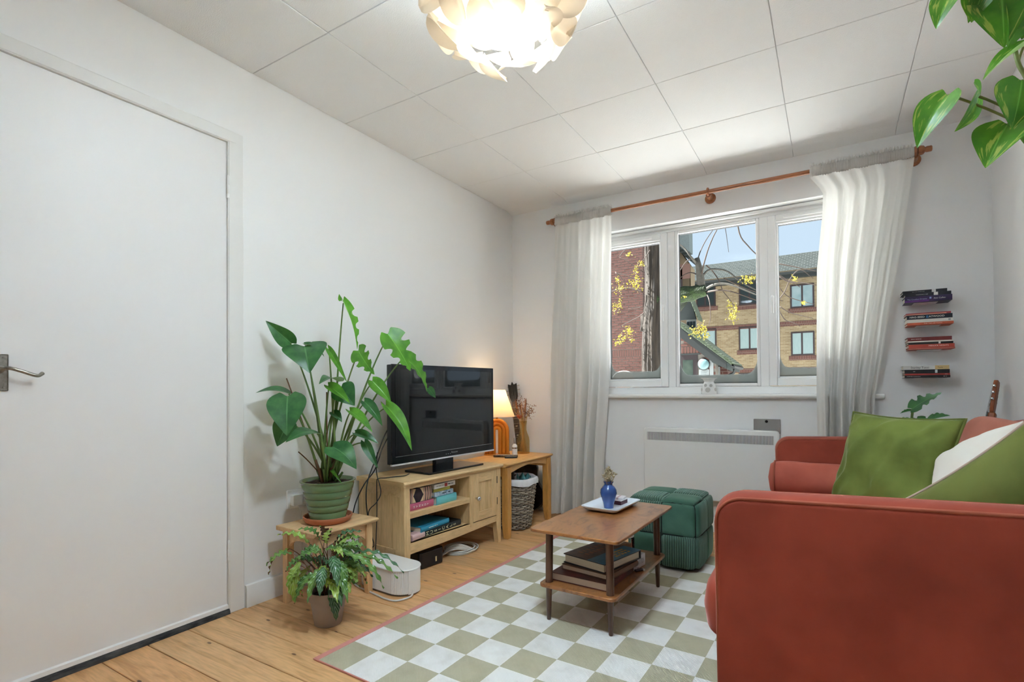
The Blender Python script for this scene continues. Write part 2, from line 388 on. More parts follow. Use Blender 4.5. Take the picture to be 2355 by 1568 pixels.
win = struct(thing('window_1', 'white plastic window of three tall panes with a deep reveal', 'window'))
FY = D+.095                                              # inner face of the frame
def ring(m, x0, x1, z0, z1, w, y0, y1, wb=None):
    wb = wb or w
    m.box((x0, y0, z0), (x0+w, y1, z1)).box((x1-w, y0, z0), (x1, y1, z1)).box((x0+w, y0, z1-w), (x1-w, y1, z1)).box((x0+w, y0, z0), (x1-w, y1, z0+wb)); return m
m = ring(MB(), OX0, OX1, .892, OZ1-.002, .042, FY, FY+.06, .05)
m.box((1.213, FY, .94), (1.264, FY+.06, 2.026)).box((1.797, FY, .94), (1.847, FY+.06, 2.026))
part('frame', m, UPVC, win, bevel=.004)
part('head_trim', box((OX0, FY-.03, OZ1-.022), (OX1, FY, OZ1-.002)), UPVC, win, bevel=.004)
m = ring(MB(), 1.264, 1.797, .943, 2.026, .021, FY+.004, FY+.05); part('glazing_bead', m, UPVC, win, bevel=.006)
for (x0, x1, hx) in ((.722, 1.213, 1.187), (1.847, 2.338, 1.872)):
    s_ = part('sash', ring(MB(), x0, x1, .945, 2.022, .046, FY-.012, FY+.05), UPVC, win, bevel=.005)
    part('glazing_bead', ring(MB(), x0+.046, x1-.046, .991, 1.976, .012, FY+.004, FY+.05), UPVC, s_, bevel=.004)
    pane = part('pane', box((x0+.056, FY+.028, 1.001), (x1-.056, FY+.034, 1.966)), GLASS, s_, smooth=None)
    part('gasket', ring(MB(), x0+.054, x1-.054, .999, 1.968, .005, FY+.024, FY+.0515), M('black rubber gasket', '#222226', .7), s_)
    part('trickle_vent', box((x0+.09, FY-.024, 1.990), (x1-.10, FY-.012, 2.010)), UPVC, s_, bevel=.004)
    m = MB().prism(rrect(hx, 1.49, .022, .062, .008), 1, FY-.019, FY-.012)
    m.tube(spl([(hx, FY-.018, 1.505), (hx, FY-.04, 1.505), (hx, FY-.046, 1.49), (hx, FY-.046, 1.44), (hx, FY-.042, 1.40)], 4), [.009]*8+[.0075]*9, 8)
    part('handle', m, UPVC, s_, smooth=60)
part('pane', box((1.283, FY+.028, .962), (1.778, FY+.034, 2.007)), GLASS, win, smooth=None)
part('gasket', ring(MB(), 1.281, 1.780, .960, 2.009, .005, FY+.024, FY+.0515), MATS['black rubber gasket'], win)
sill = MB().prism([(D-.038, .868), (D-.03, .865), (D+.1, .865), (D+.1, .893), (D-.032, .893), (D-.040, .888), (D-.043, .880)], 0, .63, 2.435)
part('window_sill', sill, GLOSSW, win, bevel=.004)
part('outer_sill', box((OX0, FY+.06, .86), (OX1, D+TH+.04, .885)), UPVC, win)
# ------------------------------------------------------------------ furniture materials
OAK = wood('pale oak', '#e2bf8d', '#cba472', grain=(14, 1.2, 14), scale=3.2, rough=.5, swirl=.4)        # grain along y
OAKZ = wood('pale oak upright', '#e1be8b', '#caa371', grain=(14, 14, 1.2), scale=3.2, rough=.5, swirl=.4)
OAKS = wood('honey oak side table', '#e0b070', '#c48d50', grain=(14, 1.2, 14), scale=3.2, rough=.45, swirl=.4)
OAKSZ = wood('honey oak side table upright', '#d2994f', '#b27a3a', grain=(14, 14, 1.2), scale=3.2, rough=.45, swirl=.4)
OAKT = wood('tan oak stool', '#dcb585', '#c2966a', grain=(14, 1.2, 14), scale=3.2, rough=.5, swirl=.4)
OAKTZ = wood('tan oak stool upright', '#dab17e', '#c0925f', grain=(14, 14, 1.2), scale=3.2, rough=.5, swirl=.4)
WALNUT = wood('figured walnut top', '#9d6635', '#6a3c1c', grain=(6, 2.0, 6), scale=2.4, rough=.28, coat=.5, swirl=2.4, fine=.25, relief=.02)
WALNUTD = wood('dark walnut leg', '#5d3d2b', '#3a2418', grain=(10, 10, 1), scale=4, rough=.3, coat=.3)
BLACKG = M('gloss black plastic', '#0c0d10', .12)
BLACKM = M('matt black plastic', '#141518', .5)
CHROME = M('satin chrome', '#c9cacc', .22, 1.0)
DARKMET = M('dark hinge metal', '#4a443c', .4, 1.0)
PAGE = M('book pages', '#e6ddcb', .85, var=(3, '#cfc3ab', .5, (2, 2, 260)))
def col(c, rough=.55): return M('cover '+c, c, rough)
INKW = M('white print', '#f2f0ea', .6); INKB = M('black print', '#17171a', .6); INKG = M('gold print', '#cfa75a', .5); INKC = M('cream print', '#ece4b8', .6)

def blur(length, height, x, y, z, seed=1):
    """a line of print too small to read: little uneven marks"""
    r = random.Random(seed+int(length*1e4)); m = MB(); p = -length/2
    while p < length/2:
        w = r.uniform(.4, .9)*height; hh = height*r.uniform(.35, .5)
        if r.random() > .15: m.box((x, y+p, z-hh*.6), (x+.0009, y+p+w*.75, z+hh*.6))
        p += w
    return m
def book(name, label, w, d, h, cover, loc, rz=0, group=None, titles=(), pages=PAGE, spine='+x', title_size=.6, round_=True, flat=False):
    """closed book lying flat: w across (spine length, local y), d deep (local x, spine at +x), h thick"""
    b = thing(name, label, 'book', loc, rz, group)
    t = min(.0022, h*.14)
    part('page_block', MB().box((-d+.004, -w/2+.004, t), (-.004, w/2-.004, h-t)), pages, b, smooth=None)
    m = MB().box((-d, -w/2, 0), (0, w/2, t)).box((-d, -w/2, h-t), (0, w/2, h))
    if round_:
        n = 6; prof = [(0, 0)] + [(.0035*math.sin(math.pi*k/n), h*k/n) for k in range(1, n)] + [(0, h), (-.004, h), (-.004, 0)]
    else: prof = [(.001, 0), (.001, h), (-.004, h), (-.004, 0)]
    m.add([(p[0], -w/2, p[1]) for p in prof]+[(p[0], w/2, p[1]) for p in prof], [tuple(range(len(prof))), tuple(range(len(prof), 2*len(prof)))[::-1]]+[(i, i+len(prof), (i+1) % len(prof)+len(prof), (i+1) % len(prof)) for i in range(len(prof))])
    part('cover', m, cover, b, smooth=40)
    for (txt, pos, size, mat) in titles:      # along the spine: pos = -.5 .. .5 of its length
        fx = .0042 if round_ else .0016
        if txt[0] == '~': part('print', blur(float(txt[1:])*w, h*size, fx-.0006, pos*w, h*.5), mat, b, smooth=None)
        elif txt[0] == '|':                    # letters stacked sideways along the spine
            for q, ch in enumerate(txt[1:]): text('title', ch, h*size, mat, b, (fx, (pos+.105*(q-(len(txt)-2)/2))*w, h*.5), (math.pi/2, -math.pi/2, math.pi/2), 1.0)
        else: text('title', txt, h*size, mat, b, (fx, pos*w, h*.5), (math.pi/2, 0, math.pi/2), 1.0)
    return b

# ------------------------------------------------------------------ television stand (turned a little from the wall)
SA = math.radians(4.9)
st = thing('tv_stand', 'pale oak television stand with open shelves and one panelled cupboard door', 'tv stand', (.44, 2.70, 0), -SA)
T0 = -.355
m = MB().prism([(T0-.005, .456), (.004, .456), (.014, .464), (.016, .470), (.010, .479), (T0-.005, .479)], 1, -.792, .012); part('top', m, OAK, st, bevel=.002)
part('breadboard_edge', MB().box((T0, -.7925, .4565), (.0105, -.752, .4795)), wood('pale oak cross grain', '#dfba87', '#c89f6d', grain=(1.2, 14, 14), scale=3.2, rough=.5, swirl=.4), st)
for (s0, s1) in ((-.780, -.744), (-.036, .0)):
    for (t0, t1) in ((-.035, 0), (T0, T0+.035)):
        inner = s1 if s0 < -.5 else s0; outer = s0 if s0 < -.5 else s1
        m = MB(); tap = .010
        def pr(z, k):
            a, b = (outer, inner+(k if s0 > -.5 else -k))
            lo, hi = min(a, b), max(a, b); return [(t0, lo, z), (t1, lo, z), (t1, hi, z), (t0, hi, z)]
        vs = pr(0, tap) + pr(.13, -.006) + pr(.456, 0)
        m.add(vs, [(3, 2, 1, 0)]+[(r*4+i, r*4+(i+1) % 4, r*4+4+(i+1) % 4, r*4+4+i) for r in (0, 1) for i in range(4)]+[(8, 9, 10, 11)])
        part('leg', m, OAKZ, st, bevel=.0015)
for s0, s1 in ((-.780, -.760), (-.020, 0)):                     # framed side panels
    sd = part('side_panel', MB().box((T0+.03, s0+.007, .10), (-.03, s1-.005, .456)), OAKZ, st, smooth=None)
    for q0, q1 in ((.40, .456), (.085, .135)): part('side_rail', MB().box((T0+.03, s0+.001, q0), (-.03, s1-.001, q1)), OAK, sd)
    for q0, q1 in ((T0+.034, T0+.07), (-.085, -.034)): part('side_stile', MB().box((q0, s0+.001, .135), (q1, s1-.001, .40)), OAKZ, sd)
part('top_rail', MB().box((-.024, -.744, .441), (-.002, -.036, .456)), OAK, st)
part('divider', MB().box((T0+.01, -.285, .15), (-.002, -.259, .442)), OAKZ, st, bevel=.001)
part('shelf', MB().box((T0+.01, -.7445, .290), (-.003, -.285, .319)), OAK, st, bevel=.0015)
part('bottom_shelf', MB().box((T0+.01, -.744, .150), (-.004, -.036, .168)), OAK, st)
arch = [(-.744, .168), (-.036, .168), (-.036, .134), (-.10, .132)] + [(-.10-.58*k/8, .132-.018*math.sin(math.pi*.5*k/8)) for k in range(1, 9)] + [(-.744, .113)]
m = MB().add([(-.003, a, z) for a, z in arch]+[(-.022, a, z) for a, z in arch], [tuple(range(len(arch))), tuple(range(len(arch), 2*len(arch)))[::-1]]+[(i, i+len(arch), (i+1) % len(arch)+len(arch), (i+1) % len(arch)) for i in range(len(arch))])
part('bottom_rail', m, OAK, st)
part('back_panel', MB().box((T0, -.744, .13), (T0+.012, -.036, .456)), OAKZ, st, smooth=None)
dr = part('door', MB().box((-.020, -.250, .18), (-.008, -.045, .44)), OAKZ, st, smooth=None)
part('door_panel', MB().box((-.012, -.205, .225), (-.0075, -.09, .395)), OAKZ, dr)
for q0, q1 in ((-.2565, -.207), (-.088, -.038)): part('door_stile', MB().box((-.022, q0, .1725), (-.001, q1, .4475)), OAKZ, dr, bevel=.001)
for q0, q1 in ((.1725, .224), (.396, .4475)): part('door_rail', MB().box((-.022, -.207, q0), (-.001, -.088, q1)), OAK, dr, bevel=.001)
part('knob', MB().lathe([(.007, 0), (.006, .006), (.006, .012), (.012, .016), (.0145, .022), (.013, .028), (.006, .031), (0, .0315)], (0, 0, 0), 18, mat=Matrix.Translation((-.001, -.232, .306)) @ Matrix.Rotation(math.pi/2, 4, 'Y')), CHROME, dr, smooth=60)
for z in (.237, .365): part('hinge', MB().box((-.004, -.0385, z), (.0012, -.0335, z+.042)), DARKMET, dr)

def on_stand(t, s, z):    # stand coords -> room
    return Vector((.44, 2.70, 0)) + Matrix.Rotation(-SA, 3, 'Z') @ Vector((t, s, z))
# books on the upper shelf
PATT = NT('woven blanket pattern')       # dark spine: brown diamond, cream wedges, pink and cream stripes
_v = PATT.coord((1, 1, 1)); _sp = PATT.n('ShaderNodeSeparateXYZ'); PATT.l(_v, _sp.inputs[0])
def _pm(op, a, b=0.0):
    nd = PATT.n('ShaderNodeMath', operation=op)
    for k_, q_ in enumerate((a, b)):
        if hasattr(q_, 'links'): PATT.l(q_, nd.inputs[k_])
        else: nd.inputs[k_].default_value = q_
    return nd.outputs[0]
_ay = _pm('ABSOLUTE', _pm('ADD', _sp.outputs[1], .006)); _az = _pm('ABSOLUTE', _pm('SUBTRACT', _sp.outputs[2], .035))
_dia = _pm('ADD', _pm('DIVIDE', _ay, .036), _pm('DIVIDE', _az, .060))                      # <1 inside the diamond
_str = _pm('FRACT', _pm('MULTIPLY', _ay, 62.0))
_sc = PATT.ramp(_str, [(0, '#1a1216'), (.34, '#1a1216'), (.36, '#e0b9a0'), (.52, '#e0b9a0'), (.54, '#9c4a44'), (.70, '#9c4a44'), (.72, '#e8c9b0'), (.99, '#e8c9b0')])
_wd = PATT.ramp(_dia, [(0, '#3a2a30'), (.99, '#221a26'), (1.0, '#e6cda4')])
_in = PATT.ramp(_ay, [(0, (0, 0, 0)), (.0359, (0, 0, 0)), (.0361, (1, 1, 1))])
PATT.l(PATT.mix(_in, _wd, _sc), PATT.b.inputs['Base Color']); PATT.b.inputs['Roughness'].default_value = .7
U = .3195
book('hardback_book', 'pink spined book lying under the patterned book on the upper shelf', .185, .16, .036, col('#c4607a'), on_stand(-.03, -.642, U), -SA, 'books on the tv stand shelves', [('|HVNXDY', 0, .44, INKW)])
book('hardback_book', 'thick dark book with woven pattern spine on the pink book', .175, .15, .070, PATT.m, on_stand(-.034, -.650, U+.0365), -SA, 'books on the tv stand shelves')
book('hardback_book', 'thick turquoise book at the bottom of the right shelf stack', .165, .15, .042, col('#6fc2c4'), on_stand(-.022, -.455, U), -SA+.06, 'books on the tv stand shelves')
book('paperback_book', 'white and blue patterned paperback on the turquoise book', .15, .13, .024, M('white blue cover', '#d7e3e8', .5, var=(70, '#2d6488', .9)), on_stand(-.03, -.468, U+.0425), -SA+.03, 'books on the tv stand shelves', [('~.42', .1, .3, INKB)], round_=False)
book('paperback_book', 'slim yellow green paperback below the white book', .125, .13, .018, col('#b3a84a'), on_stand(-.034, -.480, U+.067), -SA, 'books on the tv stand shelves', round_=False)
b_ = book('paperback_book', 'white paperback on top of the right shelf stack', .172, .13, .024, col('#e8e4de'), on_stand(-.028, -.462, U+.0855), -SA+.05, 'books on the tv stand shelves', [('~.34', -.24, .34, M('grey print', '#b3aca6', .6)), ('~.27', .27, .34, INKB)], round_=False)
part('red_panel', MB().box((.0008, -.004, .003), (.0022, .018, .021)), col('#b8413b'), b_)
L_ = .1685
book('hardback_book', 'black book with large cream letters on the lower shelf', .30, .20, .030, col('#1d2426', .4), on_stand(-.035, -.470, L_), -SA+.05, 'books on the tv stand shelves', [('|MUSICALS', -.06, .95, INKC)])
book('hardback_book', 'bright blue book lying askew on the black lettered book', .24, .17, .026, col('#2f8fb0', .35), on_stand(-.03, -.535, L_+.031), -SA+.12, 'books on the tv stand shelves', [('~.3', -.1, .3, INKW)])
pc = thing('eyeglass_case', 'small pale pink case at the front of the lower shelf', 'case', on_stand(-.04, -.675, L_), -SA+.12)
part('shell', MB().prism(rrect(0, .017, .06, .034, .012), 1, -.05, .05), M('pale pink plastic', '#e2bcb8', .4), pc, bevel=.004, sub=0)
part('seam', MB().box((-.0304, -.0504, .0165), (.0304, .0504, .0175)), M('pink seam', '#a77f7c', .5), pc)

# ------------------------------------------------------------------ television
TT = -.14
tv = thing('television', 'black flat screen television with silver lower edge on the oak stand', 'television', on_stand(TT, -.312, .479), -SA)
W_, z0, z1 = .424, .060, .593
part('casing', MB().box((-.045, -W_+.004, z0+.006), (-.008, W_-.004, z1-.002)).box((-.075, -.28, z0+.06), (-.045, .28, z1-.09)), BLACKM, tv, bevel=.004)
bz = part('bezel', MB().box((-.010, -W_, z0+.007), (-.002, W_, z1)), BLACKG, tv, bevel=.003)
SCR = M('dark glass screen', '#04070c', .03, spec=.5, coat=.35)
part('screen', MB().box((-.004, -W_+.024, z0+.052), (.0002, W_-.024, z1-.026)), SCR, tv, smooth=None)
part('front_glass', MB().box((-.003, -W_+.001, z0+.009), (-.0009, W_-.001, z1-.001)), BLACKG, tv, smooth=None)
part('silver_line', MB().box((-.001, -W_+.024, z0+.046), (.0006, W_-.024, z0+.0485)), CHROME, tv)
part('lower_trim', MB().prism([(-.012, z0), (.0015, z0+.001), (.0015, z0+.009), (-.012, z0+.010)], 1, -W_, W_), M('bright silver trim', '#e4e4e6', .3, .2), tv)
text('logo', 'Panasonic', .014, CHROME, tv, (.0002, .05, z0+.030), (math.pi/2, 0, math.pi/2))
m = MB()
for k in range(3): m.lathe([(.0018, 0), (.0018, .0006)], (0, 0, 0), 8, mat=Matrix.Translation((-.0008, -.02+.017*k, z0+.024)) @ Matrix.Rotation(math.pi/2, 4, 'Y'))
part('indicator', m, INKW, tv)
part('neck', MB().box((-.045, -.09, .008), (-.018, .06, .10)), BLACKG, tv, bevel=.004)
part('base', MB().prism(rrect(-.005, -.02, .20, .46, .012), 2, .0006, .012), BLACKG, tv, bevel=.003)

# ------------------------------------------------------------------ side table with arched apron
SX0, SX1, SY0, SY1, SZ = .085, .452, 2.738, 3.372, .469
sd = thing('side_table', 'honey oak side table with arched apron beside the television stand', 'side table', (.27, 3.05, 0))
m = MB().prism([(SX0, SZ-.024), (SX1-.012, SZ-.024), (SX1+.006, SZ-.012), (SX1+.010, SZ-.006), (SX1+.004, SZ), (SX0, SZ)], 1, SY0+.012, SY1); part('top', m, OAKS, sd, bevel=.003, world=True)
for (x, y) in ((SX1-.022, SY0+.045), (SX1-.022, SY1-.045), (SX0+.03, SY0+.045), (SX0+.03, SY1-.045)):
    h = .023; sy = 1 if y > 3 else -1; sx = 1 if x > .3 else -1
    vs = []
    for z, kx, ky in ((0, .011, .011), (.09, 0, 0), (SZ-.024, 0, 0)):
        for (a, b) in ((-1, -1), (1, -1), (1, 1), (-1, 1)):
            vs.append((x+a*h-(sx*0 + (kx if a == -sx else 0)*a), y+b*h-((ky if b == -sy else 0)*b), z))
    part('leg', MB().add(vs, [(3, 2, 1, 0)]+[(r*4+i, r*4+(i+1) % 4, r*4+4+(i+1) % 4, r*4+4+i) for r in (0, 1) for i in range(4)]+[(8, 9, 10, 11)]), OAKSZ, sd, bevel=.003, world=True)
ya, yb = SY0+.068, SY1-.068
ap = [(ya, SZ-.024), (yb, SZ-.024)] + [(yb-(yb-ya)*k/16, SZ-.068+.030*math.sin(math.pi*k/16)) for k in range(17)]
part('apron', MB().prism([(b, c) for b, c in ap], 0, SX1-.030, SX1-.012), OAKS, sd, world=True)
for y in (SY0+.04, SY1-.05): part('side_apron', MB().box((SX0+.05, y, SZ-.085), (SX1-.044, y+.016, SZ-.024)), OAKS, sd, world=True)

# ------------------------------------------------------------------ stool under the big plant
so = thing('plant_stool', 'small tan oak nesting table carrying the green pot', 'stool', (.225, 1.588, 0), math.radians(-2))
m = MB().prism([(-.14, .322), (.128, .322), (.142, .332), (.145, .336), (.138, .343), (-.14, .343)], 1, -.170, .170); part('top', m, OAKT, so, bevel=.003)
LX, LY, h = .105, .132, .017
for a in (-1, 1):
    for b in (-1, 1):
        vs = []
        for z, k in ((0, .008), (.10, 0), (.322, 0)):
            for (p, q) in ((-1, -1), (1, -1), (1, 1), (-1, 1)):
                vs.append((a*LX+p*h-(k*p if p == -a else 0), b*LY+q*h-(k*q if q == -b else 0), z))
        part('leg', MB().add(vs, [(3, 2, 1, 0)]+[(r*4+i, r*4+(i+1) % 4, r*4+4+(i+1) % 4, r*4+4+i) for r in (0, 1) for i in range(4)]+[(8, 9, 10, 11)]), OAKTZ, so, bevel=.002)
def arc_apron(a0, a1, z1, z0, rise, n=12): return [(a0, z1), (a1, z1)] + [(a1-(a1-a0)*k/n, z0+rise*math.sqrt(max(0, math.sin(math.pi*k/n)))) for k in range(n+1)]
for a in (-1, 1): part('apron', MB().prism(arc_apron(-LY+h, LY-h, .322, .250, .035), 0, a*LX-.007, a*LX+.007), OAKT, so)
for b in (-1, 1): part('side_apron', MB().prism(arc_apron(-LX+h, LX-h, .322, .250, .035), 1, b*LY-.007, b*LY+.007), OAKT, so)

# ------------------------------------------------------------------ coffee table
ct = thing('coffee_table', 'walnut coffee table with turned legs and a lower shelf on the rug', 'coffee table', (1.336, 2.160, .0066), math.radians(-1.6))
part('top', MB().prism(rrect(0, 0, .378, .695, .022, 6), 2, .360, .373), WALNUT, ct, bevel=.003)
part('shelf', MB().prism(rrect(0, 0, .325, .640, .024, 6), 2, .137, .151), WALNUT, ct, bevel=.003)
for a in (-1, 1):
    for b in (-1, 1):
        m = MB().lathe([(.007, 0), (.0085, .004), (.013, .132), (.0155, .137), (.0155, .153), (.0148, .160), (.0150, .360)], (0, 0, 0), 18)
        m.v = [(x+a*.133-a*.004*(z/.366), y+b*.285-b*.004*(z/.366), z) for x, y, z in m.v]
        part('leg', m, WALNUTD, ct, smooth=50)
def on_ct(x, y, z): return Vector((1.336, 2.160, .0066)) + Matrix.Rotation(math.radians(-1.6), 3, 'Z') @ Vector((x, y, z))
# books on the lower shelf
bs = math.pi/2*0
book('coffee_table_book', 'large red and black art book at the bottom of the shelf pile', .26, .25, .030, M('red black cover', '#3a2422', .4, var=(6, '#7d2a2a', .9)), on_ct(.115, -.135, 0.1515), math.radians(-3), 'books under the coffee table', pages=M('cream pages', '#d8c8b4', .85))
book('coffee_table_book', 'brown covered book in the middle of the shelf pile', .235, .225, .021, col('#6d4a33'), on_ct(.122, -.115, 0.1818), math.radians(-9), 'books under the coffee table', pages=MATS['cream pages'])
_bt = thing('coffee_table_book', 'thick brown and blue cookery book on top of the shelf pile', 'book', on_ct(.012, -.075, 0.2032), math.radians(-14), 'books under the coffee table')
part('page_block', MB().box((-.098, -.128, .004), (.098, .124, .032)), M('warm pages', '#d9ccb6', .85, var=(3, '#b9a88c', .6, (2, 2, 200))), _bt, smooth=None)
part('cover', MB().box((-.104, -.132, .0), (.104, .132, .0035)).box((-.104, -.132, .033), (.104, .132, .0368)).box((-.104, .126, .003), (.104, .132, .034)), col('#241c1b', .35), _bt, bevel=.0008)
part('brown_cover_panel', MB().box((-.1035, -.1315, .0366), (.02, .1315, .0374)), M('brown cover photo', '#3e2a22', .4, var=(16, '#7b4e33', .8)), _bt)
part('blue_cover_panel', MB().box((.02, -.1315, .0366), (.1035, .1315, .0374)), M('blue cover photo', '#1d6f96', .3, var=(12, '#3d8fae', .5)), _bt)
m = MB(); r_ = random.Random(5)
for row in range(3):
    for k in range(5): m.box((.038+row*.018, -.02+k*.022, .0373), (.048+row*.018, -.02+k*.022+r_.uniform(.010, .018), .0378))
part('title_print', m, INKG, _bt, smooth=None)
m = MB()
for row in range(2):
    for k in range(6): m.box((-.07+row*.034, -.08+k*.026, .0373), (-.07+row*.034+.022, -.08+k*.026+r_.uniform(.010, .018), .0378))
part('title_print', m, M('copper print', '#8a5a3c', .5), _bt, smooth=None)

# tray, blue vase, small boxes on the coffee table
def plate_profile(w, l, zb, zt, inner): return None
ty = .20
tr = thing('tray', 'white rectangular ceramic tray on the coffee table', 'tray', on_ct(-.045, .165, 0.3735), math.radians(-4))
m = MB(); lv = [(.085, .175, .0), (.100, .205, .006), (.122, .232, .020), (.122, .232, .023), (.112, .220, .022), (.094, .196, .009), (.088, .19, .0075)]
vs = []; n = 0
for (w, l, z) in lv:
    q = rrect(0, 0, w*1.0, l*1.0, .016, 4); n = len(q); vs += [(x, y, z) for x, y in q]
fs = [tuple(range(n))[::-1]] + [(r*n+i, r*n+(i+1) % n, (r+1)*n+(i+1) % n, (r+1)*n+i) for r in range(len(lv)-1) for i in range(n)] + [tuple((len(lv)-1)*n+i for i in range(n))]
vs = [(x*1.5, y*1.22, z) for x, y, z in vs]
part('dish', MB().add(vs, fs), M('white glazed ceramic', '#e6ebf2', .12), tr, smooth=50)
BLUEC = M('glossy cobalt glaze', '#1f4f96', .08, var=(9, '#16386f', .6), coat=.6)
vz = thing('vase', 'small glossy cobalt blue vase with dried flowers on the tray', 'vase', on_ct(-.040, .120, 0.3812))
part('body', MB().lathe([(0, 0), (.022, 0), (.0225, .004), (.026, .025), (.034, .05), (.038, .068), (.036, .084), (.027, .097), (.0185, .104), (.018, .112), (.023, .118), (.0235, .121), (.018, .121), (.015, .108), (.02, .09)], (0, 0, 0), 32), BLUEC, vz, smooth=70)
m = MB(); rnd = random.Random(3)
for k in range(80):
    a = rnd.uniform(0, 6.28); r = abs(rnd.gauss(0, .017)); z = .15+rnd.uniform(0, .03)-r*.5
    p1 = Vector((r*math.cos(a), r*math.sin(a), z)); m.tube([(p1.x*.35, p1.y*.35, .105), p1*1.0], [.0009, .0014], 3)
    for q in range(4):
        d = Vector((rnd.uniform(-1, 1), rnd.uniform(-1, 1), rnd.uniform(-.1, 1.2))).normalized()*rnd.uniform(.006, .014); m.tube([p1, p1+d], [.0022, .0012], 3)
o = part('dried_flowers', m, M('bleached dried flower', '#c9b896', .8, var=(60, '#8c7650', .7)), vz, smooth=180); o['kind'] = 'stuff'
cb = thing('card_box', 'small pack of cards with dark sides behind the blue vase', 'card box', on_ct(-.05, .232, 0.3810), math.radians(-6))
part('box', MB().bbox((0, 0, .009), (.088, .07, .018)), M('dark red card', '#4f2230', .5), cb, bevel=.001)
part('lid', MB().bbox((0, 0, .0205), (.09, .072, .005)), col('#ddd8da'), cb, bevel=.001)
cb = thing('card_box', 'flat white deck lying on top of the dark card pack', 'card box', on_ct(-.048, .236, 0.4042), math.radians(4))
part('box', MB().bbox((0, 0, .004), (.08, .062, .008)), col('#e6e1e4'), cb, bevel=.001)
part('band', MB().bbox((.012, 0, .0042), (.010, .0625, .0082)), col('#c4a7ae'), cb)

# glass jar and oddments on the lower shelf
GLS = NT('clear jar glass'); _t = GLS.n('ShaderNodeBsdfTransparent'); _t.inputs[0].default_value = (.985, .985, .985, 1); _g = GLS.n('ShaderNodeBsdfGlossy'); _g.inputs['Roughness'].default_value = .03
_f = GLS.n('ShaderNodeFresnel'); _f.inputs[0].default_value = 1.25; _mm = GLS.n('ShaderNodeMixShader'); GLS.l(_f.outputs[0], _mm.inputs[0]); GLS.l(_t.outputs[0], _mm.inputs[1]); GLS.l(_g.outputs[0], _mm.inputs[2]); GLS.l(_mm.outputs[0], GLS.o.inputs[0])
JAR = GLS.m
jr = thing('glass_jar', 'clear glass jar with a pale lid standing on the coffee table shelf', 'jar', (lambda q: (q.x, q.y, .1582))(aZ(1437, 1290, .1582)))
part('jar', MB().lathe([(0, 0), (.040, 0), (.043, .006), (.043, .105), (.038, .112), (.035, .112), (.039, .10), (.039, .01), (0, .006)], (0, 0, 0), 28), JAR, jr, smooth=60)
part('contents', MB().lathe([(0, .008), (.037, .008), (.037, .075), (.02, .082), (0, .084)], (0, 0, 0), 20), M('brown grain', '#a97e58', .8, bump=(200, .6, .003)), jr)
part('lid', MB().lathe([(.041, .113), (.042, .116), (.042, .124), (.039, .127), (0, .127)], (0, 0, 0), 28), M('frosted lid', '#e8eaec', .35), jr)
tn = thing('tin_box', 'pale tin box with printed side behind the book pile', 'tin', on_ct(.10, .065, 0.1515), math.radians(-8))
part('tin', MB().bbox((0, 0, .026), (.05, .11, .052)), col('#d6d7da', .35), tn, bevel=.002)
part('label_band', MB().bbox((.0003, .0, .026), (.05, .09, .022)), M('grey print band', '#8a8d94', .5, var=(90, '#e8e8e8', .8)), tn)
for i, (x, y, rz, c, lab) in enumerate(((.135, .02, .9, '#2c2230', 'tiny dark memory stick lying nearest the shelf edge'), (.118, .055, 2.0, '#b9a0a0', 'tiny pink lighter lying behind the memory stick'))):
    us = thing('usb_stick', lab, 'usb stick', on_ct(x, y, 0.1515), rz)
    part('body', MB().bbox((0, 0, .004), (.036, .014, .008)), col(c), us, bevel=.0015); part('cap', MB().bbox((.022, 0, .004), (.010, .0145, .0085)), CHROME, us, bevel=.001)
# ------------------------------------------------------------------ rug
RU, RV = Vector((.14208, -.00408, 0)), Vector((.00408, .14208, 0)); RO = Vector((.6413, 1.2098, 0))
ra = math.atan2(-.00408, .14208)
rg = thing('rug', 'flat woven rug of sage green and white checks with pink edge', 'rug', RO, ra)
CE = .14214
RM = NT('checked flat weave'); v = RM.coord((1, 1, 1)); ck = RM.n('ShaderNodeTexChecker'); ck.inputs['Scale'].default_value = 1/CE
nz = RM.n('ShaderNodeTexNoise', i_Scale=420.0, i_Detail=1.0); RM.l(v, nz.inputs['Vector'])
vm = RM.n('ShaderNodeVectorMath', operation='SCALE'); RM.l(nz.outputs['Color'], vm.inputs[0]); vm.inputs['Scale'].default_value = .0022
va = RM.n('ShaderNodeVectorMath', operation='ADD'); RM.l(v, va.inputs[0]); RM.l(vm.outputs[0], va.inputs[1])
vx = RM.n('ShaderNodeVectorMath', operation='MAXIMUM'); RM.l(va.outputs[0], vx.inputs[0]); vx.inputs[1].default_value = (.001, .001, -1)
cv = RM.n('ShaderNodeVectorMath', operation='ADD'); RM.l(vx.outputs[0], cv.inputs[0]); cv.inputs[1].default_value = (0, 0, .05+CE); RM.l(cv.outputs[0], ck.inputs['Vector'])
ck.inputs['Color1'].default_value = C4('#bdb79d'); ck.inputs['Color2'].default_value = C4('#f1efeb')
dz = RM.n('ShaderNodeTexNoise', i_Scale=14.0, i_Detail=6.0); RM.l(v, dz.inputs['Vector'])
c_ = RM.mix(.35, ck.outputs['Color'], RM.ramp(dz.outputs[0], [(.3, (.72, .69, .64)), (.55, (1, 1, 1))]), 'MULTIPLY')
wv = RM.n('ShaderNodeTexWave', i_Scale=95.0, wave_type='BANDS', bands_direction='DIAGONAL'); RM.l(v, wv.inputs['Vector'])
c_ = RM.mix(.22, c_, RM.ramp(wv.outputs[0], [(.2, (.7, .7, .7)), (.6, (1, 1, 1))]), 'MULTIPLY')
RM.l(c_, RM.b.inputs['Base Color']); RM.b.inputs['Roughness'].default_value = .95; RM.b.inputs['Specular IOR Level'].default_value = .15
RM.bump(wv.outputs[0], .5, .0015)
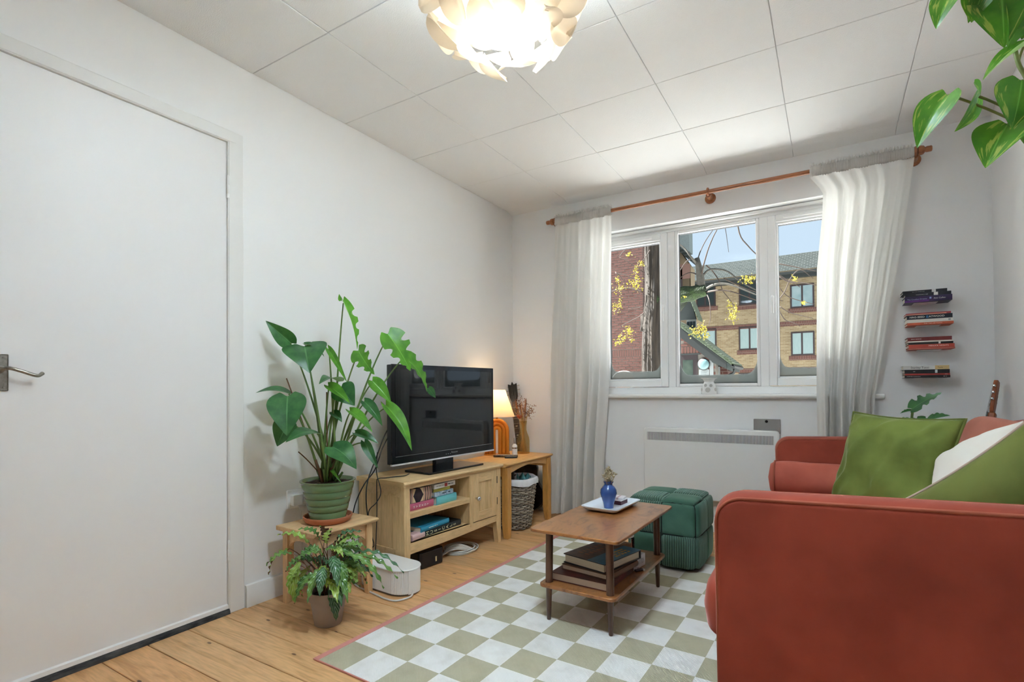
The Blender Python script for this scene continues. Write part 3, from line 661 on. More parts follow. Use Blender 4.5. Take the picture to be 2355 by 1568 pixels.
NU, NV = 10.9, 13.0
def rugz(x, y): return .0055 + .0009*noise.noise(Vector((x*5, y*5, 1)))
m = MB().grid(lambda a, b: ((.10+a*(NU-.10))*CE, (-.10+b*(NV+.10))*CE, rugz(a*1.5, b*1.8)), 44, 52); part('field', m, RM.m, rg, smooth=180)
PINK = M('pink rug binding', '#d9968a', .95, var=(160, '#b86f66', .7, (3, 30, 3)), bump=(300, .6, .002))
part('side_binding', MB().box((-.08*CE, -.10*CE, 0), (.10*CE, NV*CE, .0066)), PINK, rg, bevel=.002)
part('end_binding', MB().box((-.08*CE, -.135*CE, 0), (NU*CE, -.10*CE, .0062)), PINK, rg, bevel=.0015)
part('far_binding', MB().box((-.08*CE, NV*CE, 0), (NU*CE, (NV+.035)*CE, .0062)), PINK, rg, bevel=.0015)

# ------------------------------------------------------------------ soft furnishing
def velvet(name, c, c2, sheen=.5):
    w = NT(name); nz = w.n('ShaderNodeTexNoise', i_Scale=5.0, i_Detail=5.0); w.l(w.coord(), nz.inputs['Vector'])
    w.l(w.ramp(nz.outputs[0], [(.35, c2), (.6, c)]), w.b.inputs['Base Color']); w.b.inputs['Roughness'].default_value = .8; w.b.inputs['Specular IOR Level'].default_value = .2
    w.b.inputs['Sheen Weight'].default_value = sheen; w.b.inputs['Sheen Roughness'].default_value = .3; w.b.inputs['Sheen Tint'].default_value = C4([min(1, x*1.2+.35) for x in lin(c)])
    n2 = w.n('ShaderNodeTexNoise', i_Scale=500.0); w.l(w.coord(), n2.inputs['Vector']); w.bump(n2.outputs[0], .15, .001); return w.m
TERRA = velvet('terracotta velvet', '#97412f', '#833727', 1.0)
TERRAP = velvet('terracotta piping', '#a85d48', '#96503c', .5)
PINKV = velvet('salmon velvet', '#b9705b', '#a5604c', .6)
OLIVE = velvet('olive green velvet', '#74803c', '#5a652b', .7)
OLIVED = velvet('olive green velvet deep', '#6f763a', '#575f2a', .6)
CREAM = M('cream cotton', '#e7e1d6', .85, bump=(300, .3, .001), sheen=.2)

def superbox(m, c, s, p=6, nu=28, nv=18, fn=None, mat=None):
    """rounded box by superellipsoid; fn(pos, unit) may push points"""
    c = Vector(c); vs = []; fs = []
    def f(w, e): q = math.cos(w); return math.copysign(abs(q)**(2/e), q)
    def g(w, e): q = math.sin(w); return math.copysign(abs(q)**(2/e), q)
    for i in range(nv+1):
        b = -math.pi/2+math.pi*i/nv
        for j in range(nu):
            a = 2*math.pi*j/nu
            u = Vector((f(b, p)*f(a, p), f(b, p)*g(a, p), g(b, p))); q = Vector((u.x*s[0]/2, u.y*s[1]/2, u.z*s[2]/2))
            if fn: q = fn(q, u)
            vs.append(c+q)
    for i in range(nv):
        for j in range(nu): fs.append((i*nu+j, i*nu+(j+1) % nu, (i+1)*nu+(j+1) % nu, (i+1)*nu+j))
    return m.add(vs, fs, 0, mat)

# pouf woven from broad padded straps: every face shows two by two pads, plain and ribbed in turn
pf = thing('pouf', 'dark green woven strap pouf behind the coffee table', 'pouf', (1.425, 2.885, .0080), math.radians(-1))
PG0 = velvet('plain green velour', '#4d7261', '#3f6252', .8)
PGM = NT('ribbed green velour'); _w = PGM.n('ShaderNodeTexWave', i_Scale=1.0); _w.wave_type = 'BANDS'; _w.bands_direction = 'X'; PGM.l(PGM.coord((5.2, 5.2, 5.2), which='UV'), _w.inputs['Vector'])
PGM.l(PGM.mix(_w.outputs[0], '#2f4a3d', '#557d69'), PGM.b.inputs['Base Color']); PGM.b.inputs['Roughness'].default_value = .8; PGM.b.inputs['Sheen Weight'].default_value = .5; PGM.b.inputs['Sheen Tint'].default_value = C4('#b9d6c6'); PGM.bump(_w.outputs[0], 1.0, .005)
HX = .184; PHT = .352
def rc(q):                                                # cube point -> rounded block
    k_ = sum(abs(t)**9 for t in q)**(1/9); return Vector((q[0]/k_*HX, q[1]/k_*HX, PHT/2+q[2]/k_*PHT/2))
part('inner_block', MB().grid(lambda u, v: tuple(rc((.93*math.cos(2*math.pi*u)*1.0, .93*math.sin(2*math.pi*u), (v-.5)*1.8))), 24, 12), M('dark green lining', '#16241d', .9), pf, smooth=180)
def face(n, ux, uy, par):
    n, ux, uy = Vector(n), Vector(ux), Vector(uy)
    for i_ in (0, 1):
        for j_ in (0, 1):
            k_ = bool((i_+j_) % 2) ^ par; N_ = 16; m = MB(); uv = []
            for a_ in range(N_+1):
                for b_ in range(N_+1):
                    x, y = a_/N_*2-1, b_/N_*2-1; s_, t_ = (x+1)/2-1+i_, (y+1)/2-1+j_
                    e = max(0, (1-abs(x)**6)*(1-abs(y)**6)); q = rc(n+ux*s_+uy*t_); c_ = q-Vector((0, 0, PHT/2)); m.v.append(tuple(q+c_.normalized()*(-.005+.014*e**.35+(.003 if k_ else 0))))
            for a_ in range(N_):
                for b_ in range(N_):
                    w_ = a_*(N_+1)+b_; m.f.append((w_, w_+N_+1, w_+N_+2, w_+1)); m.mi.append(0); uv += [(a_/N_, b_/N_), ((a_+1)/N_, b_/N_), ((a_+1)/N_, (b_+1)/N_), (a_/N_, (b_+1)/N_)]
            if uy.cross(ux).dot(n) > 0: pass
            o = part('strap_pad', m, PGM.m if k_ else PG0, pf, smooth=180); lay = o.data.uv_layers.new(name='uv'); lay.data.foreach_set('uv', [c for q in uv for c in q])
face((0, 0, 1), (1, 0, 0), (0, 1, 0), True)
face((0, -1, 0), (1, 0, 0), (0, 0, 1), False); face((0, 1, 0), (-1, 0, 0), (0, 0, 1), False)
face((1, 0, 0), (0, 1, 0), (0, 0, 1), True); face((-1, 0, 0), (0, -1, 0), (0, 0, 1), True)

# sofa
sf = thing('sofa', 'terracotta velvet sofa with piped square arms along the right wall', 'sofa', (2.40, 2.10, 0))
def armz(x): return .690+.035*max(0, (x-2.0))
def arm(y0, y1, outer):
    R = .058; prof = []                                     # side outline in xz
    x0, x1 = 1.945, 2.86
    for k in range(9): a = math.pi/2*k/8; prof.append((x0+R-R*math.cos(a), armz(x0)-R+R*math.sin(a)))
    for k in range(1, 9): x = x0+R+(x1-x0-R)*k/8; prof.append((x, armz(x)))
    bot = [(x1, .10), (x0+.006, .10)]
    n = 7; m = MB(); P = prof+bot; vs = []
    c = Vector((2.4, 0, .4)); L = len(P)
    rows = [(y0, .016), (y0+.004, .006), (y0+.014, 0), ((y0+y1)/2, -.006), (y1-.014, 0), (y1-.004, .006), (y1, .016)]
    for (y, ins) in rows:
        for i, (x, z) in enumerate(P):
            a = Vector(P[i-1]); b = Vector(P[(i+1) % L]); t = (b-a); nn = Vector((t.y, -t.x)).normalized() if t.length else Vector((0, 0))
            vs.append((x+nn.x*ins, y, z+nn.y*ins) if i < len(prof) else (x, y, z))
    fs = [tuple(range(L)), tuple((len(rows)-1)*L+i for i in range(L))[::-1]]
    for r in range(len(rows)-1):
        for i in range(L): fs.append((r*L+i, (r+1)*L+i, (r+1)*L+(i+1) % L, r*L+(i+1) % L))
    a_ = part('arm', m.add(vs, fs).clean(), TERRA, sf, smooth=50, world=True)
    for y in (y0+.006, y1-.006):
        line = [(x0+.008, y, .11)] + [(p[0]+.004, y, p[1]-.004) for p in prof]
        part('piping', MB().tube(line, .0042, 7), TERRAP, a_, smooth=180, world=True)
    return a_
AY0, AY1, AY2, AY3 = 1.262, 1.372, 2.822, 2.935
arm(AY0, AY1, -1); arm(AY2, AY3, 1)
part('base', MB().box((1.985, AY1-.005, .12), (2.84, AY2+.005, .30)), TERRA, sf, bevel=.012, world=True)
part('back', MB().prism([(2.70, .28), (2.86, .28), (2.87, .78), (2.83, .80), (2.77, .79), (2.75, .77)], 1, AY1-.006, AY2+.006), TERRA, sf, bevel=.012, world=True)
def seatfn(q, u):
    q = q.copy(); q.z += .018*(1-u.x*u.x)*(1-u.y*u.y) if u.z > 0 else 0; q.x -= .022*(1-u.z*u.z)*(1-.4*u.y*u.y) if u.x < -.3 else 0; return q
mid = (AY1+AY2)/2
for (a, b) in ((AY1+.002, mid-.002), (mid+.002, AY2-.002)):
    c = part('seat_cushion', superbox(MB(), (2.285, (a+b)/2, .366), (.780, b-a, .150), 9, 44, 26, seatfn), TERRA, sf, smooth=180, world=True)
for (a, b) in ((AY1+.01, mid-.004), (mid+.004, AY2-.01)):
    superM = Matrix.Translation((2.655, (a+b)/2, .622)) @ Matrix.Rotation(math.radians(14), 4, 'Y')
    part('back_cushion', superbox(MB(), (0, 0, 0), (.15, b-a, .40), 4, 36, 22, lambda q, u: q*(1-.06*abs(u.y)**4*abs(u.z)**4), superM), PINKV, sf, smooth=180, world=True)
for (x, y) in ((2.03, AY0+.07), (2.03, AY3-.07), (2.78, AY0+.07), (2.78, AY3-.07)):
    part('leg', MB().lathe([(.011, .0075 if x < 2.15 else 0), (.02, .12)], (x, y, 0), 14), WALNUTD, sf, world=True)

def cushion(name, label, ctr, size, thick, rot, mat, pip, seed=1, cat='cushion', wrinkle=.006):
    """plump square cushion with pinched corners: local x across, y up, z out"""
    c = thing(name, label, cat, ctr); c.rotation_euler = rot; n = 34; m = MB()
    w, h = size; r = random.Random(seed); ph = [r.uniform(0, 6) for _ in range(6)]
    def f(u, v, s):
        x = (u-.5)*2; y = (v-.5)*2
        ins = 1-.075*(1-x*x)*abs(y)**3-.0*abs(x); ins2 = 1-.075*(1-y*y)*abs(x)**3
        e = max(0, (1-abs(x)**2.6))*max(0, (1-abs(y)**2.6)); z = thick/2*e**.55
        fold = wrinkle*(math.sin(7*x+4*y+ph[0])*math.sin(3*y-2*x+ph[1])*.8+.7*(1-abs(math.sin(4.2*x-3.4*y+ph[2]+.8*math.sin(3*y))))**3+.4*(1-abs(math.sin(6.5*x+2.2*y+ph[4])))**3)*min(1, e*2)
        cr = .5*wrinkle*math.sin(16*(abs(x)-abs(y))+ph[3])*(abs(x*y)**1.2)*min(1, e*6)
        return (x*w/2*ins2, y*h/2*ins, s*(z+fold+cr))
    m.grid(lambda u, v: f(u, v, 1), n, n); m.grid(lambda u, v: f(1-u, v, -1), n, n); m.clean(1e-4)
    part('cover', m, mat, c, smooth=180)
    if pip:
        loop = []
        for k in range(24): loop.append(f(k/24, 0, 0))
        for k in range(24): loop.append(f(1, k/24, 0))
        for k in range(24): loop.append(f(1-k/24, 1, 0))
        for k in range(24): loop.append(f(0, 1-k/24, 0))
        part('piping', MB().tube([(x*1.004, y*1.004, 0) for x, y, z in loop], .0042, 7, closed=True), pip, c, smooth=180)
    return c
def basis(xd, zd):
    z = Vector(zd).normalized(); x = Vector(xd); x = (x-z*x.dot(z)).normalized(); y = z.cross(x); return Matrix((x, y, z)).transposed().to_euler()
def cushion3(label, TL, TR, BL, thick, mat, pip, seed, grow=1.0, wr=.006):
    TL, TR, BL = Vector(TL), Vector(TR), Vector(BL); x = (TR-TL); y = (TL-BL); w, h = x.length*1.04, y.length*grow; xn = x.normalized(); yn = (y-xn*y.dot(xn)).normalized(); z = xn.cross(yn)
    c = TL+x/2-yn*h/2+yn*.01; return cushion('cushion', label, c, (w, h), thick, Matrix((xn, yn, z)).transposed().to_euler(), mat, pip, seed, wrinkle=wr)
cushion3('square olive velvet cushion leaning at the far end beside the bolster', aY(1966, 953, 2.52), aY(2214, 970, 2.27), aY(1912, 1140, 2.44), .15, OLIVE, OLIVED, 3, 1.16, .015)
A_, B_ = aY(2066, 1166, 1.92), aY(2440, 920, 1.60); x_ = (B_-A_).normalized(); yn = Vector((-.42, .34, .76)); yn = (yn-x_*yn.dot(x_)).normalized()
cushion3('olive velvet cushion with pale piping nearest the front arm', A_, B_, A_-yn*.42, .18, OLIVED, M('beige cushion piping', '#c0a898', .8), 9, 1.0, .004)
cushion3('cream cotton cushion wedged between the two olive cushions', aY(2168, 1058, 2.22), aY(2350, 975, 2.02), aY(2160, 1180, 2.10), .15, CREAM, None, 5, 1.3, .004)
bo = thing('bolster', 'round salmon velvet bolster against the far sofa arm', 'bolster', (2.17, 2.735, .512))
m = MB(); n = 40; L = .50
def bol(u, v):
    a = 2*math.pi*v; x = (u-.5)*L; r = .079*(1-abs(2*u-1)**14)**.3; r *= 1+.012*math.sin(5*a+7*u)+.016*math.sin(23*u+2*a)*(.4+abs(2*u-1)) - .03*max(0, -math.sin(a))
    return (x, r*math.cos(a), r*math.sin(a))
m.grid(bol, 44, 30).clean(1e-4); part('cover', m, velvet('dusty terracotta velvet', '#b96350', '#a65343', .6), bo, smooth=180)
for u in (.06, .94): part('piping', MB().tube([((u-.5)*L, .0785*math.cos(a), .0785*math.sin(a)) for a in [2*math.pi*k/28 for k in range(28)]], .004, 6, closed=True), TERRAP, bo, smooth=180)

# ------------------------------------------------------------------ curtains and rod
RODY, RODZ = D-.085, None
pa, pb = aY(1258, 505, RODY), aY(2130, 349, RODY); RODZ = (aY(1500, 464, RODY).z+aY(1750, 419, RODY).z)/2
ROD = wood('varnished rod wood', '#a8683f', '#7c4526', grain=(1, 14, 14), scale=5, rough=.3, coat=.3)
cr = thing('curtain_rod', 'varnished wooden curtain rod with turned finials above the window', 'curtain rod', (1.5, RODY, RODZ))
RX0, RX1 = aY(1273, 500, RODY).x, aY(2112, 350, RODY).x
part('rod', MB().tube([(RX0, RODY, RODZ), (RX1, RODY, RODZ)], .0135, 14), ROD, cr, smooth=50, world=True)
for (x, s) in ((RX0, -1), (RX1, 1)):
    mt = Matrix.Translation((x, RODY, RODZ)) @ Matrix.Rotation(s*math.pi/2, 4, 'Y')
    part('finial', MB().lathe([(.015, -.004), (.0235, 0), (.025, .01), (.022, .022), (.014, .028), (.013, .031), (.0155, .034), (.0155, .055), (.012, .058), (0, .058)], (0, 0, 0), 18, mat=mt), ROD, cr, smooth=50, world=True)
for x in (aY(1628, 445, RODY).x, RX1-.012, RX0+.012):
    b = part('bracket', MB().lathe([(.034, 0), (.034, .006), (.028, .010), (.024, .014), (.018, .016), (.016, D-RODY-.012)], (0, 0, 0), 18, mat=Matrix.Translation((x, D, RODZ-.018)) @ Matrix.Rotation(math.pi/2, 4, 'X')), ROD, cr, smooth=50, world=True)
    part('ring', MB().tube([(x, RODY+.0195*math.cos(a), RODZ+.0195*math.sin(a)) for a in [2*math.pi*k/20 for k in range(20)]], .007, 8, closed=True), ROD, b, smooth=60, world=True)
LINEN = M('sheer off white linen', '#f4f3f0', .85, bump=(420, .25, .001), translucent=(.42, '#f4f2ee'))
def curtain(label, top, bot, xL, xR, nf, seed, zb):
    """pencil-pleat curtain: xL(t), xR(t) side edges against t (0 top .. 1 bottom)"""
    c = thing('curtain', label, 'curtain', ((top[0]+top[1])/2, RODY, 0), group='curtains on the rod'); r = random.Random(seed)
    ph = [r.uniform(0, 6.28) for _ in range(8)]; zt = RODZ-.030
    def y_off(u, t):
        am = .018+.030*t**.8
        return am*(math.sin(2*math.pi*nf*u+ph[0]+.6*math.sin(2.2*t+ph[1])+1.3*math.sin(3.1*u+ph[2]))+.45*math.sin(2*math.pi*nf*1.9*u+ph[3]+1.2*t)) + .010*math.sin(9*t+5*u+ph[4])*t
    def f(u, t):
        x = xL(t)+(xR(t)-xL(t))*u + .012*math.sin(2*math.pi*nf*u*.5+ph[5]+3*t)*t; z = zt+(zb-zt)*t
        return (x, RODY+y_off(u, t)*(.35+.65*min(1, t*5)), z)
    m = MB().grid(f, 150, 60); part('panel', m, LINEN, c, smooth=180, world=True)
    def hd(u, v):                                            # gathered header wrapped round the rod, with a frill on top
        x = top[0]+(top[1]-top[0])*u; a = -2.4+v*4.8; g = .004*math.sin(2*math.pi*46*u+ph[6])+.002*math.sin(2*math.pi*83*u)
        rr = .0165+abs(g); return (x+.003*math.sin(300*u), RODY-rr*math.cos(a), RODZ+rr*1.55*math.sin(a)-.002)
    part('header', MB().grid(hd, 260, 12), LINEN, c, smooth=180, world=True)
    def fr(u, v):
        x = top[0]+(top[1]-top[0])*u; w = .009*math.sin(2*math.pi*38*u+ph[7]+3*math.sin(17*u))*v
        return (x+.004*math.sin(210*u)*v, RODY-.006+w, RODZ+.020+v*(.022+.006*math.sin(2*math.pi*31*u)+.004*math.sin(2*math.pi*71*u)))
    part('frill', MB().grid(fr, 300, 4), LINEN, c, smooth=180, world=True)
    return c
x_ = lambda px, py: aY(px, py, RODY).x
lerp = lambda pts: (lambda t: next((b+(d-b)*(t-a)/(c-a) for (a, b), (c, d) in zip(pts, pts[1:]) if a <= t <= c), pts[-1][1]))
Lt = (x_(1276, 500), x_(1407, 476))
curtain('narrow off white linen curtain hanging left of the window', Lt, None, lerp([(0, Lt[0]), (.5, x_(1268, 850)), (1, x_(1268, 1180))]), lerp([(0, Lt[1]-.004), (.1, x_(1405, 560)), (.55, x_(1398, 880)), (.78, x_(1386, 1040)), (1, x_(1378, 1160))]), 5, 4, .012)
Rt = (x_(1862, 395), x_(2103, 345))
curtain('wide off white linen curtain pulled to the right of the window', Rt, None, lerp([(0, Rt[0]), (.045, x_(1893, 440)), (.10, x_(1892, 500)), (.25, x_(1880, 620)), (.6, x_(1880, 900)), (1, x_(1886, 1150))]), lerp([(0, Rt[1]), (.2, x_(2075, 560)), (.4, x_(2040, 740)), (.6, x_(2010, 880)), (1, x_(1990, 1150))]), 5, 11, .012)
# ------------------------------------------------------------------ panel heater, isolator plate, socket
hx0, hx1 = aY(1480, 1000, D-.07).x, aY(1791, 1000, D-.07).x; hz1 = aY(1640, 987, D-.07).z; hz0 = hz1-.46
he = thing('panel_heater', 'white electric panel heater with slotted grille below the window', 'heater', ((hx0+hx1)/2, D, hz0))
HW = hx1-hx0; cx = (hx0+hx1)/2
m = MB().prism(rrect(cx, (hz0+hz1)/2, HW, hz1-hz0, .022), 1, D-.070, D-.014); part('housing', m, WHITEMET, he, bevel=.006, world=True)
part('wall_bracket', box((cx-.2, D-.016, hz0+.08), (cx+.2, D, hz1-.10)), M('bracket grey', '#8d8d8d', .6), he, world=True)
gx0, gx1, gz0, gz1 = hx0+.024, hx1-.028, hz1-.084, hz1-.030
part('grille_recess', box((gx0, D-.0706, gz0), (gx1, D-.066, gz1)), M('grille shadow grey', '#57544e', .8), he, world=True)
n = 96; sm = MB().bbox((0, 0, 0), ((gx1-gx0)/n*.5, .004, gz1-gz0)).mesh('grille_bar', WHITEMET)
for k in range(n): link('grille_bar', sm, he, Vector((gx0+(gx1-gx0)*(k+.5)/n, D-.0715, (gz0+gz1)/2))-he.location)
pz = aY(1733, 971, D-.01).z
ip = thing('isolator_plate', 'grey metal switch plate on the wall above the heater', 'switch plate', (aY(1764, 980, D).x, D, pz-.045))
m = MB().prism(rrect(0, .045-.022, .150, .088, .004), 1, -.010, 0); part('plate', m, M('brushed grey metal', '#9b9b9b', .35, .9), ip, bevel=.002)
part('lens', MB().lathe([(.009, 0), (.008, .003), (0, .004)], (0, 0, 0), 14, mat=Matrix.Translation((-.002, -.0095, .052)) @ Matrix.Rotation(math.pi/2, 4, 'X')), BLACKG, ip)
soc = thing('wall_socket', 'white double wall socket behind the green pot', 'socket', (0, 1.604, .426))
part('plate', MB().prism(rrect(0, 0, .146, .088, .006), 0, 0, .010), UPVC, soc, bevel=.002)
part('plug', MB().prism(rrect(-.034, -.004, .05, .052, .008), 0, .010, .036), UPVC, soc, bevel=.003)
part('plug', MB().prism(rrect(.036, -.004, .05, .052, .008), 0, .010, .034), UPVC, soc, bevel=.003)
ca = tag(part('plug_cable', MB().tube(spl([(.034, 1.572, .399), (.038, 1.574, .385), (.042, 1.580, .36), (.035, 1.585, .30), (.03, 1.60, .12), (.04, 1.63, .004), (.06, 1.70, .004), (.12, 1.79, .004)], 6), .0028, 6), M('white cable', '#d9d7d2', .5), smooth=180), 'thin white cable dropping from the wall socket behind the stool', 'cable')

# ------------------------------------------------------------------ things on the side table
TZ = SZ+.0008
AMB = NT('amber glass'); _t = AMB.n('ShaderNodeBsdfTransparent'); _t.inputs[0].default_value = C4('#e8a548'); _g = AMB.b; _g.inputs['Base Color'].default_value = C4('#dd9838'); _g.inputs['Roughness'].default_value = .08
_mm = AMB.n('ShaderNodeMixShader', i_0=.55); AMB.l(_t.outputs[0], _mm.inputs[1]); AMB.l(_g.outputs[0], _mm.inputs[2]); AMB.l(_mm.outputs[0], AMB.o.inputs[0])
lp = thing('table_lamp', 'glowing table lamp with amber arched base and conical white shade', 'lamp', (.142, 3.118, TZ), math.radians(-52))
R_ = .088
def archtube(r): return [(0, -r, .004)] + [(0, -r, z) for z in (.03, .07, .11, .15)] + [(0, -r*math.cos(a), .17+r*math.sin(a)) for a in [math.pi*k/14 for k in range(1, 14)]] + [(0, r, z) for z in (.17, .13, .09, .05, .02, .004)]
for r, t in ((.075, .0135), (.049, .0135), (.022, .0135)): part('arch_tube', MB().tube(archtube(r), t, 14), AMB.m, lp, smooth=180)
part('base_plate', MB().bbox((0, 0, .004), (.05, .185, .007)), AMB.m, lp, bevel=.002)
part('stem', MB().lathe([(.009, .25), (.009, .285), (.016, .287), (.016, .32), (.012, .322)], (0, 0, 0), 14), M('brass', '#b98b4b', .3, 1.0), lp)
SHADE = M('white lamp shade', '#f1e9dc', .8, translucent=(.55, '#fff0d6'))
sh = part('shade', MB().lathe([(.128, .272), (.062, .462), (.060, .462), (.126, .272), (.128, .272)], (0, 0, 0), 40, cap=False), SHADE, lp, smooth=50)
part('bulb', MB().lathe([(.010, .322), (.022, .335), (.029, .355), (.026, .375), (.014, .388), (0, .391)], (0, 0, 0), 16), M('warm bulb', '#fff2d8', .4, emit=('#ffd9a0', 22.0)), lp, smooth=180)
ld = bpy.data.lights.new('table_lamp_light', 'POINT'); ld.energy = 1.6; ld.color = (1, .74, .42); ld.shadow_soft_size = .03
lo = bpy.data.objects.new('table_lamp_light', ld); COL.objects.link(lo); lo.parent = lp; lo.location = (0, 0, .42)

SG = NT('straw tinted glass'); _t = SG.n('ShaderNodeBsdfTransparent'); _t.inputs[0].default_value = C4('#f4ecd6'); SG.b.inputs['Base Color'].default_value = C4('#d9c79c'); SG.b.inputs['Roughness'].default_value = .08
_mm = SG.n('ShaderNodeMixShader', i_0=.07); SG.l(_t.outputs[0], _mm.inputs[1]); SG.l(SG.b.outputs[0], _mm.inputs[2]); SG.l(_mm.outputs[0], SG.o.inputs[0]); STRAW = SG.m
va = thing('glass_vase', 'clear glass bottle vase of brown dried flowers on the side table', 'vase', (.268, 3.275, TZ))
part('bottle', MB().lathe([(0, 0), (.044, 0), (.046, .004), (.046, .09), (.043, .115), (.031, .145), (.024, .17), (.024, .20), (.028, .235), (.026, .235), (.022, .20), (.022, .17), (.029, .145), (.041, .115), (.0435, .09), (.0435, .006), (0, .004)], (0, 0, 0), 28), STRAW, va, smooth=60)
rnd = random.Random(12); stems = MB(); heads = MB(); dark = MB()
for k in range(34):
    a = rnd.uniform(0, 6.28); r = rnd.uniform(.01, .075); z = rnd.uniform(.29, .40)-r*.5
    p = [(rnd.uniform(-.025, .025), rnd.uniform(-.025, .025), .012), (rnd.uniform(-.006, .006), rnd.uniform(-.006, .006), .17), (r*.5*math.cos(a), r*.5*math.sin(a), .26), (r*math.cos(a), r*math.sin(a), z)]
    stems.tube(spl(p, 4), .0011, 4); tip = Vector(p[-1])
    for q in range(10):
        d = Vector((rnd.gauss(0, .011), rnd.gauss(0, .011), rnd.gauss(.004, .016))); s = rnd.uniform(.0018, .0042)
        (heads if k % 3 else dark).lathe([(0, -s*1.6), (s, 0), (0, s*1.6)], tuple(tip+d), 5)
o = part('stems', stems, M('straw stem', '#c79a55', .7), va, smooth=180); o['kind'] = 'stuff'
o = part('flower_heads', heads, M('dried pink brown', '#8d6450', .85, var=(40, '#b98d6c', .8)), va, smooth=180); o['kind'] = 'stuff'
o = part('dark_flower_heads', dark, M('dried dark brown', '#6b4b3a', .85), va, smooth=180); o['kind'] = 'stuff'
part('orange_flower', MB().lathe([(0, -.012), (.012, -.008), (.021, .002), (.024, .012), (.016, .018), (0, .016)], (-.022, -.012, .262), 14), M('orange petal', '#b8502a', .7), va, smooth=180)
for (dx, dy, tz) in ((-.05, -.01, .385), (.03, -.012, .40), (-.036, .02, .36)): part('seed_spike', MB().tube(spl([(dx*.3, dy*.3, .22), (dx*.8, dy, .31), (dx*1.1, dy, tz)], 4), [.003]*3+[.006]*3+[.0065, .005, .001], 7), M('russet spike', '#8f5a3c', .8), va, smooth=180)
bo_ = thing('spray_bottle', 'small silver topped white bottle on the side table', 'bottle', (.262, 3.165, TZ))
part('body', MB().lathe([(0, 0), (.0175, 0), (.0185, .003), (.0185, .062), (.016, .070), (.010, .075), (.0085, .080)], (0, 0, 0), 20), M('white bottle', '#e2e6ea', .2), bo_, smooth=50)
part('pump', MB().lathe([(.0078, .079), (.0078, .118), (.0068, .121), (0, .121)], (0, 0, 0), 14), CHROME, bo_)
part('label_ring', MB().lathe([(.0188, .045), (.0188, .055)], (0, 0, 0), 20, cap=False), CHROME, bo_)
for i, (p, q, lab) in enumerate((((.19, 3.00), (.335, 3.085), 'dark patterned sunglasses case lying across the side table'), ((.29, 2.985), (.36, 3.035), 'slim black remote control at the side table front'))):
    a = Vector((p[0], p[1], 0)); b = Vector((q[0], q[1], 0)); d = b-a; L = d.length
    rc = thing('remote_control' if i else 'glasses_case', lab, 'remote control' if i else 'case', ((a.x+b.x)/2, (a.y+b.y)/2, TZ), math.atan2(d.y, d.x))
    part('body', MB().prism(rrect(0, 0, L, .036 if not i else .03, .008), 2, 0, .014 if not i else .010), BLACKM if i else M('tortoiseshell', '#33231a', .25, var=(60, '#7d5a36', .7)), rc, bevel=.003)
    part('trim', MB().prism(rrect(0, 0, L*.8, .016, .004), 2, .010 if i else .014, .0112 if i else .0152), M('button grey', '#8f877c', .4), rc)

# electric guitar leaning in the corner behind the side table
def guitar(name, label, foot, top, face, body_m, neck_m, head_m, acoustic=False):
    """foot: end of body on the floor, top: end of the headstock, face: direction the strings face"""
    foot, top = Vector(foot), Vector(top); z = (top-foot).normalized(); f = Vector(face); f = (f-z*f.dot(z)).normalized(); x = f.cross(z)*-1
    L = (top-foot).length; g = link(name, None, None, foot, Matrix((x, -f, z)).transposed().to_euler()); tag(g, label, 'guitar')
    sil = [(0, 0), (.06, .005), (.115, .03), (.15, .08), (.155, .13), (.125, .19), (.105, .235), (.112, .28), (.125, .32), (.11, .355), (.07, .37), (.03, .36)]
    k = L/1.0; out = [(a*k, b*k) for a, b in sil] + [(-a*k, b*k) for a, b in sil[::-1][:-1]]
    t = .085 if acoustic else .042
    part('body', MB().prism(out, 1, 0, t), body_m, g, bevel=.008)
    part('neck', MB().box((-.021, -.012, .34*k), (.021, .016, .84*k)), neck_m, g, bevel=.006)
    part('fingerboard', MB().box((-.021, -.016, .36*k), (.021, -.012, .84*k)), M('rosewood', '#2e2019', .4), g)
    fm = MB()
    for i in range(14): zz = (.84-.48*(1-.944**(i+1))/(1-.944**15))*k; fm.box((-.021, -.0172, zz), (.021, -.016, zz+.0016))
    part('fret', fm, CHROME, g)
    dm = MB()
    for i in (2, 4, 6, 8, 11): zz = (.84-.48*(1-.944**(i+.5))/(1-.944**15))*k; dm.box((-.007, -.0169, zz-.004), (.007, -.016, zz+.004))
    part('inlay', dm, M('pearl inlay', '#c9bda0', .3), g)
    hd = part('headstock', MB().prism([(-.021, .84*k), (.021, .84*k), (.034, .885*k), (.036, .985*k), (.012, .975*k), (0, 1.0*k), (-.012, .975*k), (-.036, .985*k), (-.034, .885*k)] if not acoustic else [(-.021, .84*k), (.021, .84*k), (.030, .87*k), (.033, .985*k), (.024, 1.0*k), (-.024, 1.0*k), (-.033, .985*k), (-.030, .87*k)], 1, -.008, .008), head_m, g, bevel=.003)
    for s in (-1, 1):
        for i in range(3): part('tuning_peg', MB().tube([(s*.033, 0, (.90+.032*i)*k), (s*.046, 0, (.90+.032*i)*k)], .0022, 6).lathe([(.002, -.001), (.0065, .002), (.0065, .008), (.002, .011)], (0, 0, 0), 8, mat=Matrix.Translation((s*.046, 0, (.90+.032*i)*k)) @ Matrix.Rotation(s*math.pi/2, 4, 'Y')), CHROME, hd)
    sm = MB()
    for i in range(6): xx = (-.016+.0064*i); sm.tube([(xx*1.3, -.02, .12*k), (xx, -.0185, .84*k), (xx*1.5, -.010, (.90+.03*(i % 3))*k)], .0006, 4)
    part('string', sm, CHROME, g, smooth=180)
    return g
ht = at(1176, 878, 1, 3.50)
